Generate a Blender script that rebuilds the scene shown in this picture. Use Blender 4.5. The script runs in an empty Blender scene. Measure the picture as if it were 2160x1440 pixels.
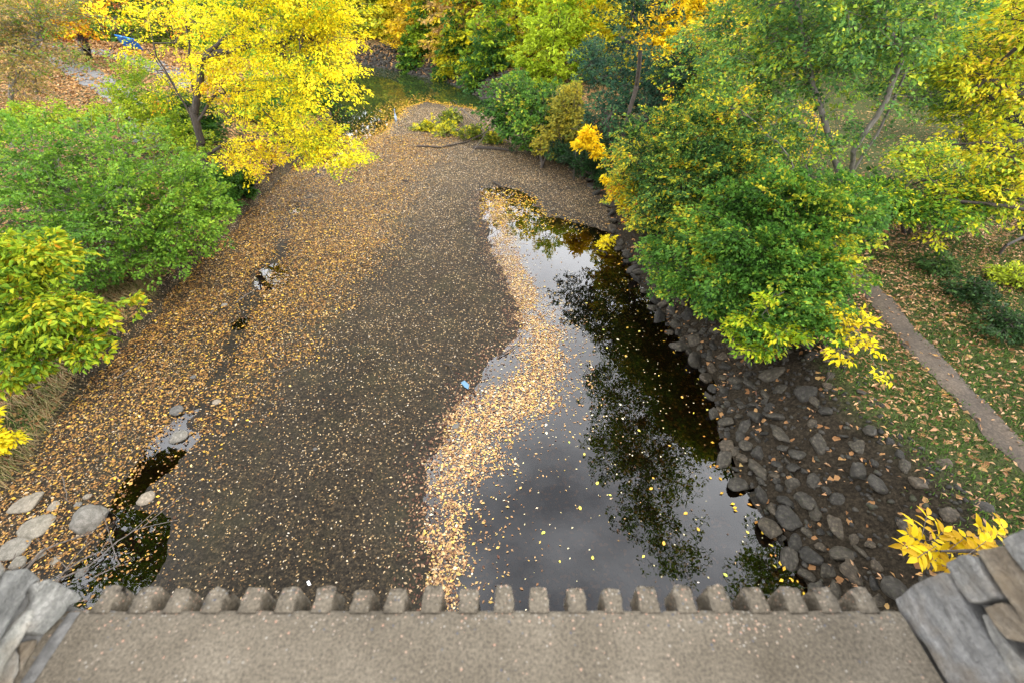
import bpy, bmesh, math, random
import numpy as np
from mathutils import Vector, Matrix
rng = np.random.default_rng(7); random.seed(7)
sc = bpy.context.scene
COL = sc.collection
R = math.radians

# ------------------------------------------------------------------ camera, sky, sun, exposure
H = 8.0; TH = R(40); FPX = 960.0
cam = bpy.data.cameras.new('camera'); camo = bpy.data.objects.new('camera', cam); COL.objects.link(camo)
cam.sensor_width = 36; cam.lens = 16; cam.clip_start = 0.05; cam.clip_end = 2000
camo.location = (0, 0, H); camo.rotation_euler = (R(50), 0, 0)
cam.dof.use_dof = True; cam.dof.focus_distance = 11; cam.dof.aperture_fstop = 3.5
sc.camera = camo
SUN_EL, SUN_AZ = 50, 118            # degrees above the horizon, clockwise from +Y
world = bpy.data.worlds.new('World'); sc.world = world; world.use_nodes = True
wn = world.node_tree; wn.nodes.clear()
def wnode(t, **k):
    n = wn.nodes.new(t)
    for a, b in k.items(): setattr(n, a, b)
    return n
sky = wnode('ShaderNodeTexSky', sky_type='NISHITA', sun_disc=False, sun_elevation=R(SUN_EL), sun_rotation=R(SUN_AZ), altitude=200, dust_density=1.5)
tc = wnode('ShaderNodeTexCoord'); mp = wnode('ShaderNodeMapping'); mp.inputs['Scale'].default_value = (1.2, 1.2, 2.6)
nz = wnode('ShaderNodeTexNoise'); nz.inputs['Scale'].default_value = 1.7; nz.inputs['Detail'].default_value = 7; nz.inputs['Roughness'].default_value = .55
cr = wnode('ShaderNodeValToRGB'); cr.color_ramp.elements[0].position = .30; cr.color_ramp.elements[1].position = .66
cr.color_ramp.elements[0].color = (.22,.22,.22,1)
mx = wnode('ShaderNodeMixRGB'); mx.inputs['Color2'].default_value = (46, 46.5, 48, 1)
bg = wnode('ShaderNodeBackground'); bg.inputs['Strength'].default_value = 0.132
wo = wnode('ShaderNodeOutputWorld')
L = wn.links.new
L(tc.outputs['Generated'], mp.inputs['Vector']); L(mp.outputs[0], nz.inputs['Vector']); 
sx = wnode('ShaderNodeSeparateXYZ'); L(tc.outputs['Generated'], sx.inputs[0])
el = wnode('ShaderNodeMapRange'); el.inputs[1].default_value = .45; el.inputs[2].default_value = .92; el.inputs[3].default_value = .22; el.inputs[4].default_value = -.17
L(sx.outputs['Z'], el.inputs[0]); ad = wnode('ShaderNodeMath', operation='ADD'); L(nz.outputs['Fac'], ad.inputs[0]); L(el.outputs[0], ad.inputs[1]); L(ad.outputs[0], cr.inputs['Fac'])
L(cr.outputs['Color'], mx.inputs['Fac']); L(sky.outputs[0], mx.inputs['Color1']); L(mx.outputs[0], bg.inputs['Color']); L(bg.outputs[0], wo.inputs['Surface'])
sun = bpy.data.lights.new('sun', 'SUN'); sun.energy = 3.2; sun.angle = R(15); sun.color = (1, .95, .87)
suno = bpy.data.objects.new('sun', sun); COL.objects.link(suno)
suno.rotation_euler = (R(90-SUN_EL), 0, R(180-SUN_AZ)); 
sd = Vector((math.sin(R(SUN_AZ))*math.cos(R(SUN_EL)), math.cos(R(SUN_AZ))*math.cos(R(SUN_EL)), math.sin(R(SUN_EL))))
suno.rotation_euler = sd.to_track_quat('Z', 'Y').to_euler()
sc.view_settings.view_transform = 'Standard'; sc.view_settings.look = 'None'; sc.view_settings.gamma = 1
sc.view_settings.use_curve_mapping = False; sc.view_settings.exposure = 0.0
sc.cycles.max_bounces = 8; sc.cycles.transparent_max_bounces = 16; sc.cycles.use_denoising = True

# ------------------------------------------------------------------ helpers
def ray(px, py):
    u = (px-1080)/FPX; v = (py-720)/FPX
    return np.array((u, math.cos(TH)-v*math.sin(TH), -(math.sin(TH)+v*math.cos(TH))))
def at(px, py, z=0.0):
    d = ray(px, py); t = (z-H)/d[2]; return np.array((0, 0, H))+d*t
def pt(px, py, Y):
    d = ray(px, py); return np.array((0, 0, H))+d*(Y/d[1])
def hash2(ix, iy, s):
    h = (ix.astype(np.int64)*374761393+iy.astype(np.int64)*668265263+s*1442695) & 0xffffffff
    h = ((h ^ (h >> 13))*1274126177) & 0xffffffff
    return ((h ^ (h >> 16)) & 0xffff)/65535.0
def vnoise(x, y, s=0):
    ix = np.floor(x); iy = np.floor(y); fx = x-ix; fy = y-iy
    fx = fx*fx*(3-2*fx); fy = fy*fy*(3-2*fy)
    a = hash2(ix, iy, s); b = hash2(ix+1, iy, s); c = hash2(ix, iy+1, s); d = hash2(ix+1, iy+1, s)
    return (a*(1-fx)+b*fx)*(1-fy)+(c*(1-fx)+d*fx)*fy
def fbm(x, y, s=0, o=4):
    r = 0; a = .5; t = 0
    for i in range(o):
        r = r+a*vnoise(x*2**i, y*2**i, s+i*17); t += a; a *= .5
    return r/t
def sstep(a, b, x):
    t = np.clip((x-a)/(b-a), 0, 1); return t*t*(3-2*t)
def seg_dist(x, y, pts, closed=False):
    best = np.full(np.shape(x), 1e9)
    n = len(pts)
    for i in range(n if closed else n-1):
        ax, ay = pts[i][:2]; bx, by = pts[(i+1) % n][:2]
        dx, dy = bx-ax, by-ay; l = dx*dx+dy*dy+1e-9
        t = np.clip(((x-ax)*dx+(y-ay)*dy)/l, 0, 1)
        best = np.minimum(best, np.hypot(x-ax-t*dx, y-ay-t*dy))
    return best
def inside(x, y, pts):
    r = np.zeros(np.shape(x), bool); n = len(pts)
    for i in range(n):
        ax, ay = pts[i][:2]; bx, by = pts[(i+1) % n][:2]
        c = ((ay > y) != (by > y)) & (x < (bx-ax)*(y-ay)/((by-ay) if by != ay else 1e-9)+ax)
        r ^= c
    return r
def sdf(x, y, pts):
    d = seg_dist(x, y, pts, True); return np.where(inside(x, y, pts), -d, d)

def meta(o, label=None, cat=None, group=None, kind=None):
    if label: o['label'] = label
    if cat: o['category'] = cat
    if group: o['group'] = group
    if kind: o['kind'] = kind
    return o
def empty(name, loc, label, cat, group=None):
    o = bpy.data.objects.new(name, None); COL.objects.link(o); o.location = loc; o.empty_display_size = .2
    return meta(o, label, cat, group)
def link(o, parent=None):
    COL.objects.link(o)
    if parent is not None:
        o.parent = parent; o.matrix_parent_inverse = Matrix.Translation(parent.location).inverted()
    return o
def npmesh(name, V, F, mat, smooth=False, col=None, attrs=None):
    V = np.ascontiguousarray(V, dtype=np.float32); F = np.ascontiguousarray(F, dtype=np.int32)
    me = bpy.data.meshes.new(name); k = F.shape[1]
    me.vertices.add(len(V)); me.vertices.foreach_set('co', V.ravel())
    me.loops.add(F.size); me.loops.foreach_set('vertex_index', F.ravel())
    me.polygons.add(len(F)); me.polygons.foreach_set('loop_start', np.arange(0, F.size, k, dtype=np.int32))
    me.polygons.foreach_set('loop_total', np.full(len(F), k, dtype=np.int32))
    if smooth: me.polygons.foreach_set('use_smooth', np.ones(len(F), bool))
    if col is not None:
        a = me.attributes.new('col', 'FLOAT_COLOR', 'POINT')
        c = np.ones((len(V), 4), np.float32); c[:, :3] = col; a.data.foreach_set('color', c.ravel())
    for n, v in (attrs or {}).items():
        a = me.attributes.new(n, 'FLOAT', 'POINT'); a.data.foreach_set('value', np.ascontiguousarray(v, dtype=np.float32))
    me.update(calc_edges=True)
    if mat: me.materials.append(mat)
    return me
def obj(name, me, parent=None, **k):
    o = bpy.data.objects.new(name, me); link(o, parent); return meta(o, **k)
def bm_obj(name, bm, mat, parent=None, smooth=False, **k):
    me = bpy.data.meshes.new(name); bm.to_mesh(me); bm.free(); me.materials.append(mat)
    if smooth: me.polygons.foreach_set('use_smooth', [True]*len(me.polygons))
    return obj(name, me, parent, **k)
def unit(v): return v/(np.linalg.norm(v, axis=-1, keepdims=True)+1e-9)

# ------------------------------------------------------------------ materials
def mat(name):
    m = bpy.data.materials.new(name); m.use_nodes = True; nt = m.node_tree
    return m, nt, nt.nodes['Principled BSDF'], nt.nodes['Material Output']
def N(nt, t, **k):
    n = nt.nodes.new(t)
    for a, b in k.items():
        if a in n.inputs: n.inputs[a].default_value = b
        else: setattr(n, a, b)
    return n
def noise(nt, scale, detail=4, rough=.55, vec=None):
    n = N(nt, 'ShaderNodeTexNoise'); n.inputs['Scale'].default_value = scale; n.inputs['Detail'].default_value = detail; n.inputs['Roughness'].default_value = rough
    if vec is not None: nt.links.new(vec, n.inputs['Vector'])
    return n
def ramp(nt, fac, stops):
    r = N(nt, 'ShaderNodeValToRGB'); e = r.color_ramp.elements
    while len(e) < len(stops): e.new(.5)
    for i, (p, c) in enumerate(stops): e[i].position = p; e[i].color = (*c, 1)
    nt.links.new(fac, r.inputs['Fac']); return r
def mixc(nt, fac, a, b, blend='MIX'):
    m = N(nt, 'ShaderNodeMixRGB', blend_type=blend)
    for s, v in (('Fac', fac), ('Color1', a), ('Color2', b)):
        if isinstance(v, (int, float)): m.inputs[s].default_value = v
        elif isinstance(v, tuple): m.inputs[s].default_value = (*v, 1)
        else: nt.links.new(v, m.inputs[s])
    return m
def bump(nt, h, strength, dist, prev=None):
    b = N(nt, 'ShaderNodeBump'); b.inputs['Strength'].default_value = strength; b.inputs['Distance'].default_value = dist
    nt.links.new(h, b.inputs['Height'])
    if prev is not None: nt.links.new(prev, b.inputs['Normal'])
    return b

def leaf_material(name, rough=.42, trans=.35, gain=1.0):
    m, nt, p, out = mat(name)
    a = N(nt, 'ShaderNodeAttribute', attribute_name='col')
    p.inputs['Roughness'].default_value = rough; p.inputs['Specular IOR Level'].default_value = .14
    nt.links.new(a.outputs['Color'], p.inputs['Base Color'])
    t = N(nt, 'ShaderNodeBsdfTranslucent'); nt.links.new(a.outputs['Color'], t.inputs['Color'])
    mx = N(nt, 'ShaderNodeMixShader'); mx.inputs[0].default_value = trans
    nt.links.new(p.outputs[0], mx.inputs[1]); nt.links.new(t.outputs[0], mx.inputs[2]); nt.links.new(mx.outputs[0], out.inputs[0])
    return m
M_leaf = leaf_material('leaf', .5, .38)
M_fallen = leaf_material('fallen_leaf', .5, .08)
M_grass = leaf_material('grass_blade', .6, .25)

def bark_material(name, c1, c2):
    m, nt, p, out = mat(name)
    g = N(nt, 'ShaderNodeTexCoord'); mpp = N(nt, 'ShaderNodeMapping'); mpp.inputs['Scale'].default_value = (9, 9, 2.2)
    nt.links.new(g.outputs['Object'], mpp.inputs['Vector'])
    n = noise(nt, 1.6, 6, .65, mpp.outputs[0]); r = ramp(nt, n.outputs['Fac'], [(.3, c1), (.7, c2)])
    nt.links.new(r.outputs[0], p.inputs['Base Color']); p.inputs['Roughness'].default_value = .9
    nt.links.new(bump(nt, n.outputs['Fac'], .6, .03).outputs[0], p.inputs['Normal'])
    return m
M_bark = bark_material('dark_bark', (.018, .013, .010), (.07, .055, .042))
M_bark_grey = bark_material('grey_bark', (.06, .052, .042), (.19, .17, .14))
M_stick = bark_material('driftwood', (.05, .04, .032), (.17, .14, .115))

def rock_material(name, c0, c1, c2, moss=.0, rough=.75, bs=.5):
    m, nt, p, out = mat(name)
    g = N(nt, 'ShaderNodeTexCoord'); oi = N(nt, 'ShaderNodeObjectInfo')
    n1 = noise(nt, 3.2, 7, .62, g.outputs['Object']); n2 = noise(nt, 34, 4, .7, g.outputs['Object'])
    r = ramp(nt, n1.outputs['Fac'], [(.28, c0), (.5, c1), (.74, c2)])
    sp = ramp(nt, n2.outputs['Fac'], [(.35, (.62,.62,.62)), (.65, (1.25,1.25,1.25))])
    c = mixc(nt, 1.0, r.outputs[0], sp.outputs[0], 'MULTIPLY')
    rr = ramp(nt, oi.outputs['Random'], [(0, (.62,.63,.66)), (.4, (.95,.95,.95)), (.75, (1.2,1.14,1.02)), (1, (1.5,1.3,1.1))])
    c = mixc(nt, 1.0, c.outputs[0], rr.outputs[0], 'MULTIPLY')
    if moss:
        n3 = noise(nt, 5, 5, .6, g.outputs['Object']); mr = ramp(nt, n3.outputs['Fac'], [(.55, (0,0,0)), (.72, (moss,)*3)])
        c = mixc(nt, mr.outputs[0], c.outputs[0], (.035, .04, .015))
    nt.links.new(c.outputs[0], p.inputs['Base Color']); p.inputs['Roughness'].default_value = rough; p.inputs['Specular IOR Level'].default_value = .25
    b = bump(nt, n1.outputs['Fac'], bs, .06); b2 = bump(nt, n2.outputs['Fac'], bs*.7, .012, b.outputs[0]); nt.links.new(b2.outputs[0], p.inputs['Normal'])
    return m
M_rock = rock_material('bank_rock', (.015,.013,.010), (.035,.031,.025), (.088,.078,.062), moss=.7, rough=.7)
M_boulder = rock_material('river_boulder', (.10,.095,.08), (.17,.16,.14), (.27,.25,.22), rough=.7)

# riverbed
def riverbed_material():
    m, nt, p, out = mat('gravel_and_mud')
    g = N(nt, 'ShaderNodeNewGeometry'); P = g.outputs['Position']
    wet = N(nt, 'ShaderNodeAttribute', attribute_name='wet'); dry = N(nt, 'ShaderNodeAttribute', attribute_name='dry')
    n1 = noise(nt, .8, 6, .6, P); n2 = noise(nt, 14, 5, .65, P); 
    base = ramp(nt, n2.outputs['Fac'], [(.3, (.009,.007,.0045)), (.5, (.019,.015,.010)), (.72, (.046,.036,.023))])
    pale = ramp(nt, n2.outputs['Fac'], [(.3, (.026,.020,.014)), (.5, (.055,.043,.029)), (.72, (.11,.088,.062))])
    c = mixc(nt, dry.outputs['Fac'], base.outputs[0], pale.outputs[0])
    # pebbles
    v = N(nt, 'ShaderNodeTexVoronoi'); v.inputs['Scale'].default_value = 34; nt.links.new(P, v.inputs['Vector'])
    sep = N(nt, 'ShaderNodeSeparateColor'); nt.links.new(v.outputs['Color'], sep.inputs[0])
    pc = ramp(nt, sep.outputs[0], [(0, (.35,.34,.33)), (.45, (.8,.78,.75)), (.8, (1.3,1.25,1.15)), (1, (3.2,2.8,2.1))])
    c = mixc(nt, .8, c.outputs[0], pc.outputs[0], 'MULTIPLY')
    # tiny leaf crumbs
    v2 = N(nt, 'ShaderNodeTexVoronoi'); v2.inputs['Scale'].default_value = 22; nt.links.new(P, v2.inputs['Vector'])
    sep2 = N(nt, 'ShaderNodeSeparateColor'); nt.links.new(v2.outputs['Color'], sep2.inputs[0])
    lt = N(nt, 'ShaderNodeAttribute', attribute_name='litter')
    gt = N(nt, 'ShaderNodeMath', operation='LESS_THAN'); nt.links.new(sep2.outputs[0], gt.inputs[0]); nt.links.new(lt.outputs['Fac'], gt.inputs[1])
    lt2 = N(nt, 'ShaderNodeMath', operation='LESS_THAN'); nt.links.new(v2.outputs['Distance'], lt2.inputs[0]); lt2.inputs[1].default_value = .34
    ml = N(nt, 'ShaderNodeMath', operation='MULTIPLY'); nt.links.new(gt.outputs[0], ml.inputs[0]); nt.links.new(lt2.outputs[0], ml.inputs[1])
    lc = ramp(nt, sep2.outputs[1], [(0, (.13,.07,.03)), (.4, (.24,.15,.07)), (.75, (.32,.23,.13)), (1, (.42,.36,.28))])
    c = mixc(nt, ml.outputs[0], c.outputs[0], lc.outputs[0])
    # green algae haze
    al = ramp(nt, n1.outputs['Fac'], [(.5, (0,0,0)), (.75, (.35,.35,.35))])
    c = mixc(nt, al.outputs[0], c.outputs[0], (.045,.045,.018))
    dk = N(nt, 'ShaderNodeMath', operation='MULTIPLY'); nt.links.new(wet.outputs['Fac'], dk.inputs[0]); dk.inputs[1].default_value = .6
    c = mixc(nt, dk.outputs[0], c.outputs[0], (.012,.010,.007))
    nt.links.new(c.outputs[0], p.inputs['Base Color'])
    rg = N(nt, 'ShaderNodeMapRange'); nt.links.new(wet.outputs['Fac'], rg.inputs[0]); rg.inputs[3].default_value = .9; rg.inputs[4].default_value = .55; p.inputs['Specular IOR Level'].default_value = .18
    nt.links.new(rg.outputs[0], p.inputs['Roughness'])
    b = bump(nt, v.outputs['Distance'], .5, .012); b2 = bump(nt, n2.outputs['Fac'], .6, .03, b.outputs[0]); nt.links.new(b2.outputs[0], p.inputs['Normal'])
    return m
M_bed = riverbed_material()
def soil_material():
    m, nt, p, out = mat('bank_soil_and_turf')
    g = N(nt, 'ShaderNodeNewGeometry'); P = g.outputs['Position']
    gr = N(nt, 'ShaderNodeAttribute', attribute_name='grass'); li = N(nt, 'ShaderNodeAttribute', attribute_name='litter')
    n1 = noise(nt, 1.1, 6, .6, P); n2 = noise(nt, 18, 5, .7, P)
    soil = ramp(nt, n2.outputs['Fac'], [(.3, (.010,.008,.005)), (.5, (.026,.020,.013)), (.75, (.066,.052,.034))])
    turf = ramp(nt, n2.outputs['Fac'], [(.3, (.018,.028,.008)), (.5, (.05,.065,.018)), (.75, (.13,.13,.05))])
    c = mixc(nt, gr.outputs['Fac'], soil.outputs[0], turf.outputs[0])
    v2 = N(nt, 'ShaderNodeTexVoronoi'); v2.inputs['Scale'].default_value = 12; nt.links.new(P, v2.inputs['Vector'])
    s2 = N(nt, 'ShaderNodeSeparateColor'); nt.links.new(v2.outputs['Color'], s2.inputs[0])
    gt = N(nt, 'ShaderNodeMath', operation='LESS_THAN'); nt.links.new(s2.outputs[0], gt.inputs[0]); nt.links.new(li.outputs['Fac'], gt.inputs[1])
    lc = ramp(nt, s2.outputs[1], [(0, (.16,.075,.03)), (.4, (.28,.14,.06)), (.8, (.38,.21,.09)), (1, (.5,.34,.12))])
    c = mixc(nt, gt.outputs[0], c.outputs[0], lc.outputs[0])
    nt.links.new(c.outputs[0], p.inputs['Base Color']); p.inputs['Roughness'].default_value = .95; p.inputs['Specular IOR Level'].default_value = .12
    n3 = noise(nt, 5, 6, .7, P); b = bump(nt, n2.outputs['Fac'], .9, .05); b = bump(nt, n3.outputs['Fac'], .8, .12, b.outputs[0]); nt.links.new(b.outputs[0], p.inputs['Normal'])
    return m
M_soil = soil_material()
def simple_noise_mat(name, cols, scale, rough=.85, bs=.4, bd=.02, detail=6):
    m, nt, p, out = mat(name); g = N(nt, 'ShaderNodeNewGeometry')
    n = noise(nt, scale, detail, .65, g.outputs['Position']); n0 = noise(nt, scale*.07, 3, .5, g.outputs['Position'])
    r = ramp(nt, n.outputs['Fac'], [(.3+.4*i/(len(cols)-1), c) for i, c in enumerate(cols)])
    r0 = ramp(nt, n0.outputs['Fac'], [(.35, (.75,.75,.75)), (.65, (1.15,1.15,1.15))])
    c = mixc(nt, 1.0, r.outputs[0], r0.outputs[0], 'MULTIPLY')
    nt.links.new(c.outputs[0], p.inputs['Base Color']); p.inputs['Roughness'].default_value = rough
    nt.links.new(bump(nt, n.outputs['Fac'], bs, bd).outputs[0], p.inputs['Normal']); return m
M_dirt = simple_noise_mat('trodden_dirt', [(.036,.026,.017), (.066,.048,.032), (.115,.086,.060)], 22)
M_asph = simple_noise_mat('worn_asphalt', [(.07,.07,.07), (.11,.11,.11), (.17,.17,.165)], 14)
def water_material():
    m, nt, p, out = mat('river_water'); nt.nodes.remove(p)
    g = N(nt, 'ShaderNodeNewGeometry'); n = noise(nt, 2.2, 3, .5, g.outputs['Position'])
    b = bump(nt, n.outputs['Fac'], .06, .02)
    gl = N(nt, 'ShaderNodeBsdfGlossy'); gl.inputs['Roughness'].default_value = .015; gl.inputs['Color'].default_value = (1,1,1,1)
    nt.links.new(b.outputs[0], gl.inputs['Normal'])
    tr = N(nt, 'ShaderNodeBsdfTransparent'); tr.inputs['Color'].default_value = (.52,.42,.27,1)
    at_ = N(nt, 'ShaderNodeAttribute', attribute_name='murk')
    df = N(nt, 'ShaderNodeBsdfDiffuse'); df.inputs['Color'].default_value = (.022,.036,.012,1)
    m2 = N(nt, 'ShaderNodeMixShader'); nt.links.new(at_.outputs['Fac'], m2.inputs[0]); nt.links.new(tr.outputs[0], m2.inputs[1]); nt.links.new(df.outputs[0], m2.inputs[2])
    fr = N(nt, 'ShaderNodeFresnel'); fr.inputs['IOR'].default_value = 1.6
    ms = N(nt, 'ShaderNodeMixShader'); nt.links.new(fr.outputs[0], ms.inputs[0]); nt.links.new(m2.outputs[0], ms.inputs[1]); nt.links.new(gl.outputs[0], ms.inputs[2])
    nt.links.new(ms.outputs[0], out.inputs[0]); return m
M_water = water_material()
def concrete_material():
    m, nt, p, out = mat('exposed_aggregate_concrete'); g = N(nt, 'ShaderNodeNewGeometry'); P = g.outputs['Position']
    n0 = noise(nt, 5, 6, .6, P); n1 = noise(nt, 160, 3, .6, P)
    base = ramp(nt, n0.outputs['Fac'], [(.3, (.060,.050,.036)), (.55, (.094,.080,.060)), (.75, (.130,.112,.086))])
    gr = ramp(nt, n1.outputs['Fac'], [(.3, (.6,.6,.6)), (.7, (1.35,1.33,1.3))]); c = mixc(nt, 1., base.outputs[0], gr.outputs[0], 'MULTIPLY')
    v = N(nt, 'ShaderNodeTexVoronoi'); v.inputs['Scale'].default_value = 150; nt.links.new(P, v.inputs['Vector'])
    s = N(nt, 'ShaderNodeSeparateColor'); nt.links.new(v.outputs['Color'], s.inputs[0])
    ex = N(nt, 'ShaderNodeAttribute', attribute_name='rough_end')
    th = N(nt, 'ShaderNodeMath', operation='MULTIPLY_ADD'); nt.links.new(ex.outputs['Fac'], th.inputs[0]); th.inputs[1].default_value = .75; th.inputs[2].default_value = .07
    lt = N(nt, 'ShaderNodeMath', operation='LESS_THAN'); nt.links.new(s.outputs[0], lt.inputs[0]); nt.links.new(th.outputs[0], lt.inputs[1])
    l2 = N(nt, 'ShaderNodeMath', operation='LESS_THAN'); nt.links.new(v.outputs['Distance'], l2.inputs[0]); l2.inputs[1].default_value = .36
    mm = N(nt, 'ShaderNodeMath', operation='MULTIPLY'); nt.links.new(lt.outputs[0], mm.inputs[0]); nt.links.new(l2.outputs[0], mm.inputs[1])
    pc = ramp(nt, s.outputs[1], [(0, (.22,.13,.09)), (.3, (.20,.145,.105)), (.6, (.14,.12,.095)), (.8, (.17,.155,.13)), (.93, (.07,.07,.07)), (1, (.05,.05,.06))])
    c = mixc(nt, mm.outputs[0], c.outputs[0], pc.outputs[0])
    nt.links.new(c.outputs[0], p.inputs['Base Color']); p.inputs['Roughness'].default_value = .9; p.inputs['Specular IOR Level'].default_value = .2
    b = bump(nt, n1.outputs['Fac'], .7, .004); b2 = bump(nt, v.outputs['Distance'], .35, .004, b.outputs[0]); nt.links.new(b2.outputs[0], p.inputs['Normal'])
    return m
M_conc = concrete_material()
def wallstone(name, cols):
    m, nt, p, out = mat(name); g = N(nt, 'ShaderNodeNewGeometry'); oi = N(nt, 'ShaderNodeObjectInfo')
    mpp = N(nt, 'ShaderNodeMapping'); mpp.inputs['Scale'].default_value = (1, .5, 2.4); mpp.inputs['Rotation'].default_value = (.5, 0, .2)
    nt.links.new(g.outputs['Position'], mpp.inputs['Vector'])
    n = noise(nt, 16, 8, .68, mpp.outputs[0]); n.inputs['Distortion'].default_value = .8; n2 = noise(nt, 140, 5, .7, g.outputs['Position']); n3 = noise(nt, 7, 4, .6, g.outputs['Position'])
    r = ramp(nt, n.outputs['Fac'], [(.3+.4*i/(len(cols)-1), c) for i, c in enumerate(cols)])
    f = ramp(nt, n2.outputs['Fac'], [(.3, (.66,.66,.67)), (.7, (1.25,1.25,1.23))]); c = mixc(nt, 1., r.outputs[0], f.outputs[0], 'MULTIPLY')
    st = ramp(nt, n3.outputs['Fac'], [(.52, (0,0,0)), (.68, (.55,.55,.55))]); c = mixc(nt, st.outputs[0], c.outputs[0], (.20,.145,.08))
    ov = ramp(nt, oi.outputs['Random'], [(0, (.75,.75,.77)), (1, (1.15,1.13,1.08))]); c = mixc(nt, 1., c.outputs[0], ov.outputs[0], 'MULTIPLY')
    nt.links.new(c.outputs[0], p.inputs['Base Color']); p.inputs['Roughness'].default_value = .8
    b = bump(nt, n.outputs['Fac'], 1.0, .05); b2 = bump(nt, n2.outputs['Fac'], .7, .008, b.outputs[0]); nt.links.new(b2.outputs[0], p.inputs['Normal']); return m
M_st_grey = wallstone('grey_limestone', [(.12,.118,.110), (.22,.215,.20), (.36,.35,.33)])
M_st_white = wallstone('pale_limestone', [(.12,.12,.108), (.23,.228,.205), (.37,.36,.33)])
M_st_tan = wallstone('tan_limestone', [(.08,.06,.04), (.15,.12,.085), (.24,.21,.165)])
M_mortar = simple_noise_mat('blue_grey_mortar', [(.045,.043,.039), (.08,.077,.071), (.125,.12,.112)], 60, bs=.6, bd=.006)

# ------------------------------------------------------------------ river geometry
Lf = np.array([(-9.6,-3),(-9.7,2),(-9.85,4.71),(-10.08,6.17),(-10.38,8.07),(-10.37,9.95),(-10.66,12.38),(-10.71,16.43),(-10.97,20.24),(-11.06,24.78),(-11.4,28.5),(-12.3,33.5),(-14.4,39.1),(-19,44.5),(-27,50),(-40,56),(-60,62)])
Rf = np.array([(5.3,-3),(4.98,2),(4.88,3.16),(4.66,4.52),(4.39,5.8),(4.78,7.9),(4.31,10.16),(4.02,12.66),(3.75,15.64),(3.97,18.19),(3.36,21.4),(2.3,24.8),(.3,30.5),(-.64,33.49),(-1.75,37.27),(-5.21,43.52),(-9.55,47.7),(-15.15,52.63),(-24,58),(-40,65),(-60,71)])
POOL = [(-1.45,-3),(-1.4,1),(-1.35,3.16),(-1.6,4.33),(-1.65,5.93),(-1.4,6.98),(-.7,8.58),(.15,9.95),(.22,11.33),(-.49,13.56),(-1.17,17.73),(-1.35,20.3),(-.2,20.6),(.64,19.6),(1.3,17.6),(2.95,16.6),(4.3,16),(5.2,14),(6,8),(6,2),(6,-3)]
UP = [(-12.6,22),(-9.6,23.4),(-8.54,24.9),(-8.06,28.14),(-7.47,32.29),(-7.4,35.2),(-6.25,36.83),(-4.37,35.6),(-1.95,34.12),(-.2,33.2),(1,35),(-2,45),(-14,62),(-60,75),(-62,55),(-20,40),(-14,34)]
STREAM = [(-7.3,1),(-7.25,3.16),(-7.02,3.88),(-7.42,5.69),(-7.14,7.28),(-7.41,8.77),(-7.71,9.95),(-8.23,12.38),(-8.18,14.21),(-8.84,16.85),(-9.35,23.34)]
def xl(y): return np.interp(y, Lf[:, 1], Lf[:, 0])
def xr(y): return np.interp(y, Rf[:, 1], Rf[:, 0])
def bank_d(x, y):
    dl = -(x-(xl(y)+.35*(vnoise(y*1.3, y*0, 5)-.5)))
    dr = x-(xr(y)+.3*(vnoise(y*1.1, y*0, 9)-.5))
    gl = (xl(y+.5)-xl(y-.5)); gr = (xr(y+.5)-xr(y-.5))
    return dl/np.sqrt(1+gl*gl), dr/np.sqrt(1+gr*gr)
def features(x, y):
    sp = sdf(x, y, POOL)+.5*(fbm(x*1.1, y*1.1, 31)-.5)+.45*(fbm(x*3.2, y*3.2, 35)-.5); su = sdf(x, y, UP)+.7*(fbm(x*.8, y*.8, 41)-.5)
    st = seg_dist(x, y, STREAM); return sp, su, st
def height(x, y):
    x = np.asarray(x, float); y = np.asarray(y, float)
    dl, dr = bank_d(x, y); sp, su, st = features(x, y)
    n = fbm(x*.9, y*.9, 3); n2 = fbm(x*4, y*4, 8, 3)
    z = .07+.07*(n-.5)+.03*(n2-.5)
    f = lambda s: np.where(s > 0, np.minimum(.09*s, 1.)+.004, -.32*(1-np.exp(s/1.3))-.02*0)
    z = np.minimum(z, f(sp)+.012*(n2-.5)); z = np.minimum(z, f(su)*np.where(su > 0, 1, 2.2)+.012*(n2-.5))
    w = .30+.5*vnoise(y*.55, y*0+3, 77)
    z = z-.15*np.exp(-(st/w)**2)*sstep(.25, .6, fbm(x*1.0, y*.6, 55))*(.22+.78*sstep(7.6, 6.2, y))
    for (qx, qy, qr, qd) in ((-8.05,13.0,.55,.13),(-7.55,12.4,.42,.13),(-7.75,10.3,.25,.14),(-9.0,18,.3,.1)): z = z-qd*np.exp(-(((x-qx)/qr)**2+((y-qy)/(qr*1.1))**2))*(.5+fbm(x*2, y*2, 7))
    low = np.exp(-(((x+6.6)/1.0)**2+((y-3.7)/1.2)**2)); z = z-.085*low
    zb = z
    # left bank : undercut lip then slope
    nb = fbm(x*.5, y*.5, 12)
    near = sstep(9.5, 6.2, y)
    lip = (.50*sstep(0, .12, dl))*(1-near*.8)
    zl = zb*0+.07+lip+(1.45)*sstep(.1, 4.5, dl)+.35*sstep(4, 14, dl)+.25*(nb-.5)*sstep(.3, 2, dl)+.05*(n2-.5)
    nr = fbm(x*.6, y*.6, 19)
    zr = .0+1.6*sstep(-.35, 2.5, dr)+.35*sstep(2.5, 12, dr)+.22*(nr-.5)*sstep(.3, 2, dr)+.05*(n2-.5)
    z = np.where(dl > 0, np.maximum(zl, zb*0-.4), zb)
    z = np.where(dr > -.35, np.maximum(z, zr-.12), z)
    return z
def grid(x0, x1, y0, y1, step):
    nx = int((x1-x0)/step)+1; ny = int((y1-y0)/step)+1
    X, Y = np.meshgrid(np.linspace(x0, x1, nx), np.linspace(y0, y1, ny)); return X, Y, nx, ny
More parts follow.
